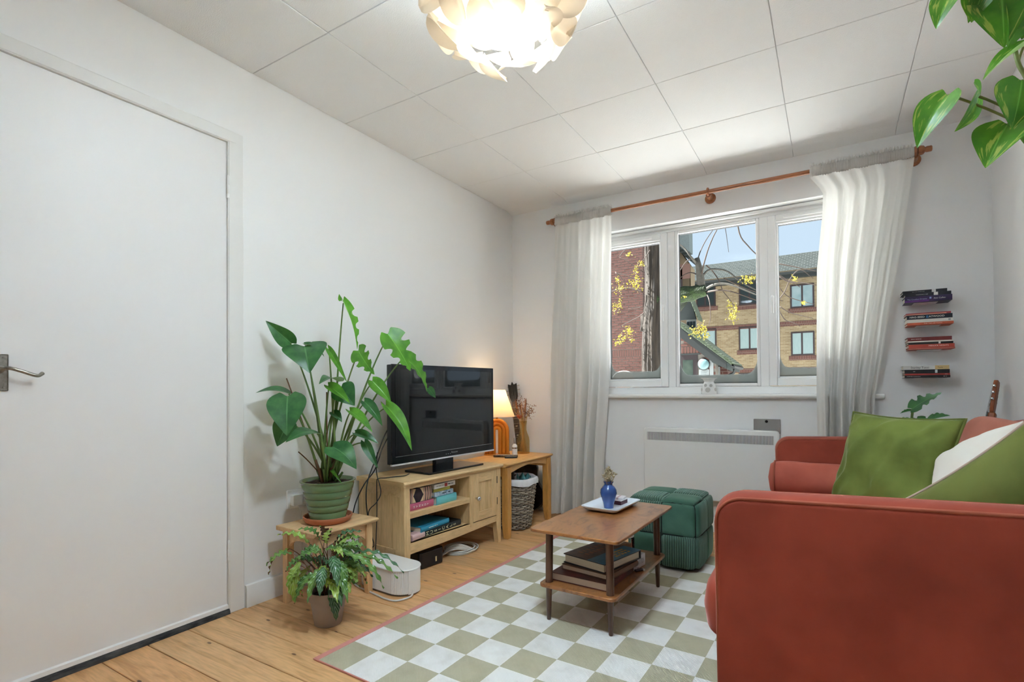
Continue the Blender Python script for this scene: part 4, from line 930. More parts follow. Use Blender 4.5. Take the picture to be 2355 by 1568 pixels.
guitar('electric_guitar', 'dark electric guitar standing in the corner behind the table lamp', (.205, 3.435, .004), (ht.x, ht.y+.01, ht.z), (.25, -1, .1), M('black guitar lacquer', '#1a1411', .15, coat=.6), wood('dark neck wood', '#7b5230', '#563619', grain=(12, 12, 1)), M('black headstock', '#15130f', .2))
ht = at(2293, 876, 0, 2.862); ft = Vector((2.72, ht.y-.30, .004))
gt = guitar('acoustic_guitar', 'orange brown acoustic guitar leaning into the right corner behind the sofa', (2.70, 3.18, .004), tuple(ht), (-.9, .35, .2), wood('spruce top', '#b9772f', '#8f531c', grain=(12, 12, 1)), wood('mahogany neck', '#9a5024', '#6f3513', grain=(12, 12, 1)), MATS['mahogany neck'], True)

# ------------------------------------------------------------------ wicker basket under the side table
bk = thing('wicker_basket', 'grey wicker basket with white liner under the side table', 'basket', (.315, 3.045, 0))
WICK = M('grey brown willow', '#8f8274', .75, var=(30, '#5d5247', .7)); WICKL = M('pale willow', '#b5a999', .75, var=(30, '#84786a', .6))
def brad(z): return .118+.042*(z/.335)
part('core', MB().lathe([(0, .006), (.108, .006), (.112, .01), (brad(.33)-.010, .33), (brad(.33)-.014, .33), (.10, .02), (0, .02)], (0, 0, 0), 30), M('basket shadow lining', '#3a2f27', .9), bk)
NS = 30
for i in range(NS):
    a = 2*math.pi*i/NS; o = part('stake', MB().tube([((brad(z)+.001)*math.cos(a), (brad(z)+.001)*math.sin(a), z) for z in (.008, .12, .22, .33)], .0032, 5), WICK, bk, smooth=180)
rows = 30
for r in range(rows):
    z = .012+(.318-.012)*r/(rows-1); pts = []
    for i in range(NS*4):
        a = 2*math.pi*i/(NS*4); w = .0052*math.cos(a*NS/2+math.pi*r); pts.append(((brad(z)+w+.001)*math.cos(a), (brad(z)+w+.001)*math.sin(a), z+.0025*math.sin(a*3+r)))
    part('weaver', MB().tube(pts, .0050, 6, closed=True), WICKL if r % 3 else WICK, bk, smooth=180)
LIN = M('white cotton liner', '#e7e8ea', .85, bump=(60, .5, .003))
def liner(u, v):
    a = 2*math.pi*u; w = .004*math.sin(13*a)+.003*math.sin(29*a)
    prof = [(-.024, .25), (-.016, .328), (-.004, .343), (.012, .340), (.016, .322), (.014, .300)]; k = v*(len(prof)-1); i = min(int(k), len(prof)-2); t = k-i
    dr = prof[i][0]+(prof[i+1][0]-prof[i][0])*t; z = prof[i][1]+(prof[i+1][1]-prof[i][1])*t; rr = brad(.32)+dr+w*v
    return (rr*math.cos(a), rr*math.sin(a), z+.006*math.sin(5*a+1)*v)
part('liner', MB().grid(liner, 90, 12), LIN, bk, smooth=180)
bx = thing('storage_box', 'dark cardboard box poking out of the wicker basket', 'box', (.29, 3.0, .205), .5)
part('box', MB().bbox((0, 0, .085), (.11, .15, .17)), M('dark brown card', '#3f2f25', .8), bx, bevel=.002); part('flap', MB().bbox((.052, 0, .17), (.004, .148, .05)), M('brown card', '#5a4434', .8), bx)
tl = thing('folded_cloth', 'teal cloth crumpled inside the wicker basket', 'cloth', (.372, 3.10, .25))
part('cloth', MB().grid(lambda u, v: ((u-.5)*.07, (v-.5)*.08, .075+.028*math.sin(9*u+2)*math.sin(7*v)+.02*math.sin(15*v)), 16, 16).add([(-.03, -.035, 0), (.03, -.035, 0), (.03, .035, 0), (-.03, .035, 0), (-.03, -.035, .06), (.03, -.035, .06), (.03, .035, .06), (-.03, .035, .06)], [(0, 3, 2, 1), (4, 5, 6, 7), (0, 1, 5, 4), (1, 2, 6, 5), (2, 3, 7, 6), (3, 0, 4, 7)]), M('teal cloth', '#5f9ea0', .9), tl, smooth=180)

# ------------------------------------------------------------------ floor gadgets and cables
ap_ = thing('air_purifier', 'white pill shaped air purifier with ribbed sides on the floorboards', 'air purifier', (.378, 1.822, 0), math.radians(-4))
A_, B_ = .085, .083
def stad(ins=0, rib=0):
    out = []; n = 56
    for k in range(n+1): a = -math.pi/2+math.pi*k/n; rr = B_-ins-(rib if k % 2 else 0); out.append((A_+rr*math.cos(a), rr*math.sin(a)))
    for k in range(1, 40): rr = B_-ins-(rib if k % 2 else 0); out.append((A_-2*A_*k/40, rr))
    for k in range(n+1): a = math.pi/2+math.pi*k/n; rr = B_-ins-(rib if k % 2 else 0); out.append((-A_+rr*math.cos(a), rr*math.sin(a)))
    for k in range(1, 40): rr = B_-ins-(rib if k % 2 else 0); out.append((-A_+2*A_*k/40, -rr))
    return out
WPL = M('white matt plastic', '#ebe9e5', .4)
part('ribbed_wall', MB().prism(stad(.003, .0034), 2, .010, .112), WPL, ap_, smooth=None)
part('foot', MB().prism(stad(.012), 2, 0, .010), M('grey plastic foot', '#77736e', .6), ap_)
part('lid', MB().prism(stad(.0005), 2, .112, .120), WPL, ap_, bevel=.003, smooth=40)
part('end_panel', MB().prism([(A_+B_*math.cos(a)+.0008, B_*math.sin(a)) for a in [math.radians(-26+52*k/10) for k in range(11)]]+[(A_+(B_-.01)*math.cos(a), (B_-.01)*math.sin(a)) for a in [math.radians(26-52*k/10) for k in range(11)]], 2, .008, .1125), WPL, ap_, smooth=40)
WC = M('white cable', '#d9d7d2', .5)
tag(part('power_cable', MB().tube(spl([(.555, 1.785, .03), (.556, 1.765, .008), (.53, 1.705, .005), (.47, 1.695, .005), (.40, 1.708, .005), (.32, 1.722, .005), (.25, 1.735, .005), (.17, 1.77, .005), (.10, 1.80, .005)], 6), .0042, 7), WC, smooth=180), 'white power lead curling round the foot of the air purifier', 'cable')
ro = thing('router', 'black router box on the floor under the television stand', 'router', (.305, 2.150, 0), math.radians(-8))
part('case', MB().prism([(-.06, -.085), (.05, -.085), (.062, -.07), (.062, .07), (.05, .085), (-.06, .085)], 2, .004, .088), M('navy black plastic', '#12161f', .25), ro, bevel=.005)
part('front_badge', MB().box((.0616, .020, .022), (.0632, .030, .048)), M('gold badge', '#d8c79a', .4), ro); part('foot', MB().box((-.05, -.07, 0), (.05, .07, .004)), BLACKM, ro)
co = thing('cable_coil', 'loose coil of white cable on the floor beside the router', 'cable')
co.location = (.30, 2.42, 0); rnd = random.Random(2)
pts = []
for k in range(150):
    a = 2*math.pi*k/30; r = .090+.022*math.sin(k*.21)+.012*math.sin(k*.083); pts.append((.02+r*math.cos(a)*.95, .0+r*math.sin(a)*1.12, .0045+.0035*(k//30)))
part('loop', MB().tube(pts, .0036, 6), WC, co, smooth=180)
for j in range(5): part('bundle_strand', MB().tube(spl([(.02, -.16+.012*j, .01+.006*j), (.05, -.10+.008*j, .035+.006*j), (.085, -.04+.006*j, .03+.004*j), (.105, .03+.006*j, .006)], 6), .0036, 6), WC, co, smooth=180)
def cord(label, pts, r=.0032): return tag(part('black_cable', MB().tube(spl(pts, 7), r, 7), BLACKM, smooth=180), label, 'cable', 'black television cables')
def pt(x, y, v): return tuple(at(x, y, 0, v))
cord('black cable from the television dropping down to the floor beside the stand', [pt(906, 965, .16), pt(885, 1000, .16), pt(866, 1050, .17), pt(846, 1105, .19), pt(842, 1150, .20), pt(847, 1200, .19), pt(848, 1250, .17), (.14, 1.895, .03), (.11, 1.90, .004)])
cord('black cable bending out from behind the television towards the stool', [pt(903, 985, .16), pt(880, 1030, .16), pt(862, 1080, .17), pt(840, 1110, .16), pt(822, 1145, .14), pt(812, 1180, .13), pt(806, 1230, .12), (.11, 1.87, .12), (.09, 1.88, .004)])
cord('black cable hanging in a loop against the side of the stand', [pt(868, 1040, .17), pt(866, 1085, .20), pt(876, 1130, .24), pt(866, 1155, .23), pt(848, 1176, .20), pt(850, 1215, .19), pt(860, 1253, .19), pt(850, 1262, .17), (.14, 1.905, .06), (.10, 1.92, .004)], .0026)
cord('thin black cable lying along the top of the stand', [tuple(on_stand(-.16, -.60, .4835)), tuple(on_stand(-.13, -.66, .4835)), tuple(on_stand(-.15, -.71, .4835)), tuple(on_stand(-.16, -.76, .4835)), tuple(on_stand(-.175, -.796, .4835)), tuple(on_stand(-.18, -.803, .46)), tuple(on_stand(-.18, -.803, .30)), tuple(on_stand(-.19, -.81, .06)), tuple(on_stand(-.20, -.82, .004))], .0026)

# ------------------------------------------------------------------ books on the wall (each stack rests on a hidden bracket)
def wall_stack(idx, px_top, py_top, rows, where):
    yf = D-.128; z = aY(px_top, py_top, yf).z; x0 = aY(px_top+6, py_top, yf).x
    tot = sum(r[1] for r in rows); z -= tot
    br = thing('book_bracket', 'thin white metal bracket under the %s wall book stack' % where, 'bracket', (x0+.1, D, z-.0022), group='wall book brackets')
    part('plate', MB().box((-.05, -.10, 0), (.05, 0, .002)), WHITEMET, br); part('tab', MB().box((-.05, -.003, 0), (.05, 0, .06)), WHITEMET, br)
    for (lab, h, L, dx, c, titles, extra) in rows[::-1]:
        b = book('wall_book', lab, L, .122, h-.0004, col(c) if isinstance(c, str) else c, (x0+dx+L/2, yf, z+.0002), -math.pi/2, 'books in the floating wall stacks', titles, round_=False)
        for (p0, p1, q0, q1, cc) in extra:
            part('spine_panel', MB().box((.0006, p0*L, q0*h), (.0016, p1*L, q1*h)), col(cc), b, smooth=None)
        z += h
G_ = M('pale print', '#d8d4cf', .6)
wall_stack(1, 2070, 671, [
    ('thin black book with white tab on top of the highest wall stack', .015, .184, 0, '#10131c', [('~.28', -.14, .16, G_)], [(.16, .25, 0, 1, '#dcd9d6')]),
    ('black book with small white label second in the highest wall stack', .017, .190, .010, '#121624', [('~.26', -.13, .2, G_)], [(.13, .22, .05, .95, '#e6e2da')]),
    ('navy and purple book with script lettering under the highest wall stack', .030, .196, .008, M('navy purple cover', '#1c1d3a', .4, var=(14, '#4a2263', .6)), [('The Cruellest Dreams', -.235, .31, M('lilac print', '#a9b4e0', .6)), ('Ann Cullen', .24, .36, G_)], [(-.5, .02, 0, .34, '#5b2a79'), (.03, .07, .45, .75, '#9aa5d8')])], 'highest')
wall_stack(2, 2076, 722, [
    ('thin red edged book on top of the second wall stack', .011, .184, .004, '#9a3a3f', [], [(-.5, .4, .05, .45, '#d6937c')]),
    ('black book titled in bold white capitals in the second wall stack', .0225, .188, .006, '#131a2a', [('HAG-SEED', -.27, .62, INKW), ('ATWOOD', .16, .62, INKW)], [(-.07, -.02, .2, .8, '#3b6a98')]),
    ('plain off white book in the second wall stack', .017, .190, .006, '#d6d1c8', [], [(.40, .45, .25, .75, '#8a8a8a')]),
    ('thin orange book titled in pale capitals under the second wall stack', .014, .190, .008, '#c05a3b', [('THE TAO OF POOH', .06, .62, M('pink print', '#f0c3b0', .6))], [])], 'second')
wall_stack(3, 2079, 777, [
    ('dark red book with a small pale title on top of the third wall stack', .0195, .182, .004, '#6d2222', [('~.22', -.31, .22, G_)], []),
    ('thin white book under the dark red book', .007, .184, .006, '#d9d4c8', [], []),
    ('thin black book with round pale badge in the third wall stack', .0115, .184, .007, '#141312', [], [(.18, .225, .1, .95, '#d8d3cf')]),
    ('red orange book with slanted white capitals in the third wall stack', .018, .188, .008, '#b84a3b', [('MIDLICK NIGHTS', .16, .60, M('rose print', '#f3cfc6', .6))], []),
    ('thin red book with pale stripes under the third wall stack', .009, .190, .008, '#a84a3c', [], [(-.5, .5, .35, .55, '#d98f7a')])], 'third')
b4 = wall_stack(4, 2071, 842, [
    ('white and tan book with large black serif title on the lowest wall stack', .020, .190, 0, '#cbc8c3', [('Stanley Tucci', -.13, .74, INKB), ('Taste', .31, .5, INKB)], [(.20, .5, 0, 1, '#cdb27c')]),
    ('black book with small white stamp in the lowest wall stack', .0205, .186, .006, '#121318', [('~.05', -.28, .2, G_)], [(.18, .235, .1, .9, '#d9e0e2')]),
    ('thin red book in the lowest wall stack', .009, .186, .007, '#a33a35', [('~.06', .42, .3, G_)], []),
    ('black book with red spine edge at the bottom of the lowest wall stack', .0135, .188, .006, '#16141a', [('~.30', -.30, .22, G_), ('~.09', .40, .4, INKW)], [])], 'lowest')

# ------------------------------------------------------------------ white oil burner on the sill
bp = aZ(1631, 906, .8935); bp.y = min(bp.y, D+.03)
ob = thing('oil_burner', 'white ceramic oil burner with cut out holes on the window sill', 'oil burner', (aZ(1631, 906, .8935).x, D+.025, .8935))
CER = M('white ceramic', '#f2f1ef', .15)
part('body', MB().lathe([(.047, 0), (.049, .003), (.047, .03), (.040, .06), (.032, .076), (.030, .080), (.034, .088), (.040, .098), (.052, .103), (.052, .106), (.035, .104), (.024, .098), (0, .096)], (0, 0, 0), 32), CER, ob, smooth=50)
hm = M('burner hollow', '#c2bfba', .8)
for (a, z, s) in ((-1.9, .058, .010), (-1.1, .056, .010), (-1.55, .028, .016), (-.4, .03, .012), (-2.6, .03, .012)):
    rr = .0485-.17*max(0, z-.03); part('hole', MB().lathe([(s, 0), (s*.9, .0012), (0, .0014)], (0, 0, 0), 14, mat=Matrix.Translation((rr*math.cos(a)*.985, rr*math.sin(a)*.985, z)) @ Matrix.Rotation(a, 4, 'Z') @ Matrix.Rotation(math.pi/2-.12, 4, 'Y')), hm, ob)

# ------------------------------------------------------------------ pendant lamp of folded petals
PC = Vector((1.43, 1.20, 2.075)); PR = .215
pe = thing('pendant_lamp', 'white ceiling pendant lamp made of folded oval petals', 'pendant lamp', PC)
PET = M('white lamp petal', '#f7efe2', .55, translucent=(.2, '#fff1dc'))
part('frame', MB().tube([(.085*math.cos(a), .085*math.sin(a), .115) for a in [2*math.pi*k/24 for k in range(24)]], .003, 6, closed=True), UPVC, pe, smooth=180)
part('cord', MB().tube([(0, 0, .02), (0, 0, HC-PC.z-.03)], .004, 8), UPVC, pe); part('ceiling_rose', MB().lathe([(.05, HC-PC.z), (.048, HC-PC.z-.02), (.02, HC-PC.z-.035), (0, HC-PC.z-.035)], (0, 0, 0), 24), UPVC, pe)
part('inner_shell', MB().lathe([(PR*.84*math.cos(a), PR*.84*math.sin(a)) for a in [math.radians(-56+96*k/14) for k in range(15)]], (0, 0, 0), 40, cap=False), M('frosted inner shell', '#fbf6ec', .7, emit=('#fff4e2', .9)), pe, smooth=180, label='glowing frosted shell inside the petals')
part('bulb', MB().lathe([(0, -.062)]+[(.062*math.cos(a), .062*math.sin(a)) for a in [math.radians(-75+150*k/12) for k in range(13)]]+[(0, .062)], (0, 0, -.075), 24), M('pendant bulb', '#fff7ea', .4, emit=('#fff3e2', 6.0)), pe, smooth=180)
pm = MB()                                                   # one petal: pointed oval folded along its middle
def petal(u, v):
    t = (u-.5)*2; w = .040*max(0, 1-abs(t)**2.2)**.60; s = (v-.5)*2
    return (t*.058, s*w, .020*abs(s)*(1-.4*t*t)-.006*t*t)
pm.grid(petal, 12, 8); pmesh = pm.mesh('petal', PET, 180)
rnd = random.Random(21); GA = math.pi*(3-math.sqrt(5)); NP = 96
for k in range(NP):
    z = 1-2*(k+.5)/NP*.97
    if z < -.90 or z > .70: continue
    r = math.sqrt(1-z*z); a = GA*k; d = Vector((r*math.cos(a), r*math.sin(a), z))
    tgt = d*(PR*rnd.uniform(.98, 1.06)); tw = rnd.uniform(0, math.pi)
    q = d.to_track_quat('Z', 'Y').to_matrix() @ Matrix.Rotation(tw, 3, 'Z') @ Matrix.Rotation(rnd.uniform(-.35, .35), 3, 'X') @ Matrix.Rotation(rnd.uniform(-.55, .55), 3, 'Y')
    link('petal', pmesh, pe, tgt, q.to_euler())
# light leaving the open top (washes the ceiling) and the open bottom of the shade
for nm, e_, z_, rot_, sz_ in (('pendant_light_up', 50.0, .10, math.pi, .30), ('pendant_light_down', 15.0, -.20, 0, .16)):
    ld = bpy.data.lights.new(nm, 'AREA'); ld.shape = 'DISK'; ld.size = sz_; ld.energy = e_; ld.color = (.67, .845, 1.0)
    lo = bpy.data.objects.new(nm, ld); COL.objects.link(lo); lo.parent = pe; lo.location = (0, 0, z_); lo.rotation_euler = (rot_, 0, 0)

for n_ in ('frosted inner shell', 'pendant bulb', 'warm bulb'): bpy.data.materials[n_].cycles.emission_sampling = 'NONE'   # their lamps light the room
# ------------------------------------------------------------------ plants
def leafmat(name, c, c2, back, rough=.35, veins=None, trans=.25):
    w = NT(name); tc = w.n('ShaderNodeTexCoord'); sp = w.n('ShaderNodeSeparateXYZ'); w.l(tc.outputs['UV'], sp.inputs[0])
    a = w.n('ShaderNodeMath', operation='SUBTRACT', i_1=.5); w.l(sp.outputs[1], a.inputs[0]); b = w.n('ShaderNodeMath', operation='ABSOLUTE'); w.l(a.outputs[0], b.inputs[0])
    nz = w.n('ShaderNodeTexNoise', i_Scale=4.0, i_Detail=4.0); w.l(w.coord((6, 6, 6), rnd=True), nz.inputs['Vector'])
    col_ = w.ramp(nz.outputs[0], [(.35, c), (.68, c2)])
    mid = w.ramp(b.outputs[0], [(0, (.8, .8, .8)), (.012, (.4, .4, .4)), (.028, (0, 0, 0))])
    col_ = w.mix(mid, col_, [min(1, x*1.5+.06) for x in lin(c2)])
    if veins:                                               # feathered pale bands
        m1 = w.n('ShaderNodeMath', operation='MULTIPLY', i_1=-veins[0]*.6); w.l(b.outputs[0], m1.inputs[0]); m2 = w.n('ShaderNodeMath', operation='MULTIPLY_ADD', i_1=veins[0]); w.l(sp.outputs[0], m2.inputs[0]); w.l(m1.outputs[0], m2.inputs[2])
        m3 = w.n('ShaderNodeMath', operation='SINE'); w.l(m2.outputs[0], m3.inputs[0]); col_ = w.mix(w.ramp(m3.outputs[0], [(.35, (0, 0, 0)), (.85, (.38, .38, .38))]), col_, veins[1])
    geo = w.n('ShaderNodeNewGeometry'); col_ = w.mix(geo.outputs['Backfacing'], col_, back)
    w.l(col_, w.b.inputs['Base Color']); w.b.inputs['Roughness'].default_value = rough
    tr = w.n('ShaderNodeBsdfTranslucent'); w.l(w.mix(1.0, col_, (1.0, 1.25, .45), 'MULTIPLY'), tr.inputs[0])
    ms = w.n('ShaderNodeMixShader', i_0=trans); w.l(w.b.outputs[0], ms.inputs[1]); w.l(tr.outputs[0], ms.inputs[2]); w.l(ms.outputs[0], w.o.inputs[0]); return w.m
MONS = leafmat('monstera leaf', '#2f5f36', '#457a44', '#7d9c74', .32, trans=.3)
MONSY = leafmat('young monstera leaf', '#4f8a2c', '#6ba63a', '#86b45c', .3, trans=.4)
STEM = M('green leaf stalk', '#5c7a3c', .45, var=(8, '#7a8a4a', .6)); AIRR = M('brown aerial root', '#6a4526', .75, var=(30, '#3d2816', .6))
SOIL = M('dark potting soil', '#2b1d14', .95, var=(50, '#4a3424', .8), bump=(120, 1.0, .006))

def leaf_mesh(B, T, width, up, fold=.25, curl=.0, droop=.0, heart=True, split=0., wavy=0., nl=18, nw=10, tipy=0.5, seed=0, twist=0.):
    """leaf blade from base point B to tip T; up = the way its upper face looks"""
    B, T = Vector(B), Vector(T); ax = T-B; L = ax.length; ax.normalize(); u = Vector(up); n = (u-ax*u.dot(ax)).normalized(); s = n.cross(ax); r = random.Random(seed); ph = r.uniform(0, 6)
    m = MB(); uv = []; holes = set()
    def wprof(t):
        if heart: return max(0, (math.sin(math.pi*min(1, t*.97+.03)**.58))**.85*(1-.22*t)) if t < 1 else 0
        return max(0, math.sin(math.pi*t**.8))**.9
    rows = []
    for i in range(nl+1):
        t = i/nl
        for j in range(nw+1):
            v = (j/nw-.5)*2; w = width/2*wprof(t)
            if split and abs(v) > .45:
                k = (t*4.0+.35*(1 if v > 0 else 0)) % 1; cut = max(0, 1-abs(k-.5)*3.4)**.6 if .2 < t < .88 else 0
                w *= 1-split*cut*(abs(v)-.45)/.55
            lobe = -.20*L*(abs(v)**1.5*(1-.62*abs(v)**3))*(1-t)**5 if heart else 0
            tw = twist*t; sv = s*math.cos(tw)+n*math.sin(tw); nv_ = n*math.cos(tw)-s*math.sin(tw)
            z = fold*abs(v)*w*1.0 - droop*L*t*t + curl*L*math.sin(math.pi*t) - (curl*.0)
            z += wavy*math.sin(t*34+ph+(2 if v > 0 else 0))*abs(v)**1.5
            p = B + ax*(t*L+lobe) + sv*(v*w) + nv_*z
            m.v.append(tuple(p))
    for i in range(nl):
        for j in range(nw):
            a = i*(nw+1)+j; m.f.append((a, a+nw+1, a+nw+2, a+1)); m.mi.append(0); uv += [(i/nl, j/nw), ((i+1)/nl, j/nw), ((i+1)/nl, (j+1)/nw), (i/nl, (j+1)/nw)]
    return m, uv
def leaf(parent, mat, *a, name='leaf', **kw):
    m, uv = leaf_mesh(*a, **kw); o = part(name, m, mat, parent, smooth=180, world=True); lay = o.data.uv_layers.new(name='uv'); fl = [c for q in uv for c in q]; lay.data.foreach_set('uv', fl); return o

# --- monstera on the stool
mo = thing('monstera', 'tall potted monstera with split leaves on the oak stool', 'potted plant', (.222, 1.588, .3445))
GP = M('green glazed pot', '#5f7d55', .12, var=(5, '#7d8a52', .9), coat=.5)
prof = [(0, 0), (.076, 0), (.079, .004)]
for k in range(5):
    z0_ = .012+.031*k; prof += [(.080+.0072*k*1.05, z0_), (.0845+.0072*k*1.05, z0_+.0245), (.0825+.0072*k*1.05, z0_+.028)]
prof += [(.116, .170), (.121, .173), (.121, .177), (.115, .178), (.108, .172), (.104, .150), (0, .149)]
TERC = M('terracotta saucer', '#b06a48', .7, var=(20, '#c4825f', .5))
part('saucer', MB().lathe([(0, 0), (.088, 0), (.098, .006), (.107, .024), (.107, .029), (.101, .029), (.092, .012), (0, .010)], (0, 0, 0), 36), TERC, mo, smooth=45)
mp = part('pot', MB().lathe(prof, (0, 0, .0105), 44), GP, mo, smooth=60)
sm_ = MB().grid(lambda u, v: (.108*v*math.cos(6.2832*u), .108*v*math.sin(6.2832*u), .172+.012*(1-v)+.008*noise.noise(Vector((9*v*math.cos(6.28*u), 9*v*math.sin(6.28*u), 0)))), 40, 12)
part('soil', sm_, SOIL, mo, smooth=180)
crown = Vector((.222, 1.590, .53))
def Q(cx_, cy_): return (560+cx_/3.136, 640+cy_/3.136)
def px3(cx_, cy_, ax_, val): x, y = Q(cx_, cy_); return at(x, y, ax_, val)
cam_dir = lambda p: (CAM-p).normalized()
# (base crop x,y, axis, value), (tip ...), width, up-vector mix, fold, droop, split, young
ML = [
 ((715, 165, 1, 1.62), (826, 512, 1, 1.66), .085, (.9, .35, .25), .5, .02, .75, 1),
 ((1040, 400, 0, .43), (1208, 665, 0, .50), .150, (.45, -.55, .75), .25, .03, .62, 1),
 ((1150, 560, 0, .42), (1335, 812, 0, .47), .125, (.5, -.3, .8), .30, .05, .45, 1),
 ((1335, 790, 0, .45), (1385, 862, 0, .46), .040, (.2, -.7, .6), .3, .0, 0, 0),
 ((828, 520, 1, 1.68), (942, 692, 1, 1.66), .105, (-.2, -.8, .55), .25, .02, .60, 1),
 ((345, 470, 0, .10), (160, 306, 0, .07), .085, (.6, -.75, .15), .45, .02, 0, 0),
 ((440, 490, 0, .16), (474, 664, 0, .26), .200, (.35, -.45, .85), .22, .10, 0, 0),
 ((440, 480, 0, .15), (586, 560, 0, .21), .060, (.2, -.2, .95), .5, .05, 0, 0),
 ((335, 835, 0, .15), (92, 800, 0, .09), .115, (.2, -.15, 1.), .15, .12, 0, 0),
 ((318, 850, 0, .22), (312, 1132, 0, .30), .165, (.75, -.75, .35), .16, .03, 0, 0),
 ((330, 1030, 0, .20), (240, 1212, 0, .17), .110, (.6, -.8, .3), .25, .03, 0, 0),
 ((540, 1120, 0, .25), (310, 1150, 0, .30), .105, (.35, -.35, .9), .14, .10, 0, 0),
 ((640, 1215, 0, .30), (820, 1360, 0, .42), .135, (.4, -.35, .9), .14, .10, 0, 0),
 ((680, 745, 0, .26), (548, 735, 0, .33), .085, (.3, -.4, .85), .3, .10, 0, 0),
 ((700, 790, 0, .28), (800, 915, 0, .36), .120, (.3, -.75, .55), .2, .05, 0, 0),
 ((610, 775, 0, .27), (770, 900, 0, .38), .060, (.3, -.5, .85), .5, .02, 0, 1),
 ((612, 510, 1, 1.56), (748, 752, 1, 1.52), .034, (.6, -.6, .4), .8, .0, 0, 1),
 ((928, 738, 0, .36), (1066, 896, 0, .44), .075, (.5, -.6, .6), .35, .03, 0, 1),
 ((1025, 915, 0, .40), (1222, 1232, 0, .55), .078, (.55, -.35, .75), .45, .06, 0, 1),
 ((870, 888, 0, .33), (1005, 1062, 0, .42), .060, (.6, -.5, .6), .5, .05, 0, 0),
 ((765, 955, 0, .33), (932, 1106, 0, .46), .062, (.3, -.3, .95), .5, .03, 0, 1),
 ((808, 1115, 0, .36), (975, 1186, 0, .46), .060, (.3, -.4, .9), .35, .04, 0, 0),
 ((872, 1178, 0, .38), (970, 1372, 0, .46), .048, (.6, -.7, .3), .4, .0, 0, 0),
 ((640, 965, 0, .25), (712, 1035, 0, .30), .050, (.3, -.4, .9), .3, .05, 0, 0),
 ((700, 160, 1, 1.60), (690, 112, 1, 1.59), .018, (.5, -.8, .3), .4, .0, 0, 1)]
rnd = random.Random(5)
for i, (b, t, w, up, fo, dr, spt, young) in enumerate(ML):
    B = px3(*b); T = px3(*t); L = (T-B).length
    leaf(mo, MONSY if young else MONS, B, T, w, up, fold=fo, droop=dr, curl=.10 if dr > .04 else .05, split=spt, seed=i, nl=44 if spt else 20, nw=18 if spt else 12)
    if i in (3, 24): continue
    st_ = crown+Vector((rnd.uniform(-.03, .03), rnd.uniform(-.03, .03), 0)); mid_ = st_.lerp(B, .55)+Vector((0, 0, .10*min(1, (B-st_).length*2)))
    if b[1] > 900: mid_ = st_.lerp(B, .5)+Vector((0, 0, .09))
    pts = bez(st_, mid_, B+(T-B)*.04, 12); part('stalk', MB().tube(pts, [.0060-.0032*k/12 for k in range(13)], 7), STEM, mo, smooth=180, world=True)
for k in range(14):
    a = rnd.uniform(0, 6.28); r = rnd.uniform(.01, .05); p0 = crown+Vector((r*.6*math.cos(a), r*.6*math.sin(a), -.02)); part('stem_base', MB().tube([p0, p0+Vector((r*math.cos(a), r*math.sin(a), rnd.uniform(.05, .13)))], [.010, .005], 7), AIRR if k % 2 else STEM, mo, smooth=180, world=True)
for (p, q, s_) in (((395, 1250), (440, 1400), .17), ((665, 1300), (640, 1390), .28), ((310, 720), (520, 1050), .16), ((600, 820), (632, 1260), .24)):
    a = px3(p[0], p[1], 0, s_); b = crown+Vector(((s_-.22)*.5, -.01, .01)); part('aerial_root', MB().tube(bez(a, a.lerp(b, .5)+Vector((.02, -.02, .02)), b, 8), .0028, 6), AIRR, mo, smooth=180, world=True)
leaf(mo, MONSY, px3(640, 1390, 0, .24), px3(712, 1482, 0, .345), .016, (.6, -.7, .4), heart=False, fold=.3, curl=.35)

# --- calathea in the floor pot
ca_ = thing('calathea', 'bushy calathea with rippled striped leaves in a grey floor pot', 'potted plant', (.437, 1.412, 0))
GREYP = M('matt taupe pot', '#94847a', .8, var=(12, '#a3948a', .6))
part('pot', MB().lathe([(0, 0), (.050, 0), (.053, .003), (.068, .098), (.0735, .1), (.0765, .138), (.0735, .138), (.068, .12), (.062, .10), (0, .10)], (0, 0, 0), 36), GREYP, ca_, smooth=40)
part('soil', MB().lathe([(.066, .112), (.03, .120), (0, .121)], (0, 0, 0), 24), SOIL, ca_, smooth=180)
CAL = [leafmat('calathea leaf', '#4a7a32', '#7aa348', '#6b4a44', .25, (46, '#a9c49a'), .2), leafmat('calathea leaf light', '#7fa53e', '#a3bd58', '#7c5a4a', .25, (40, '#c3d0a0'), .25), leafmat('calathea leaf dark', '#2f5735', '#4c7d4b', '#5b3c3c', .25, (46, '#b3cbb6'), .15)]
CST = M('maroon calathea stalk', '#6b4436', .6, var=(10, '#8d6a3c', .6))
c0 = Vector((.437, 1.412, .115)); rnd = random.Random(31)
spec = []
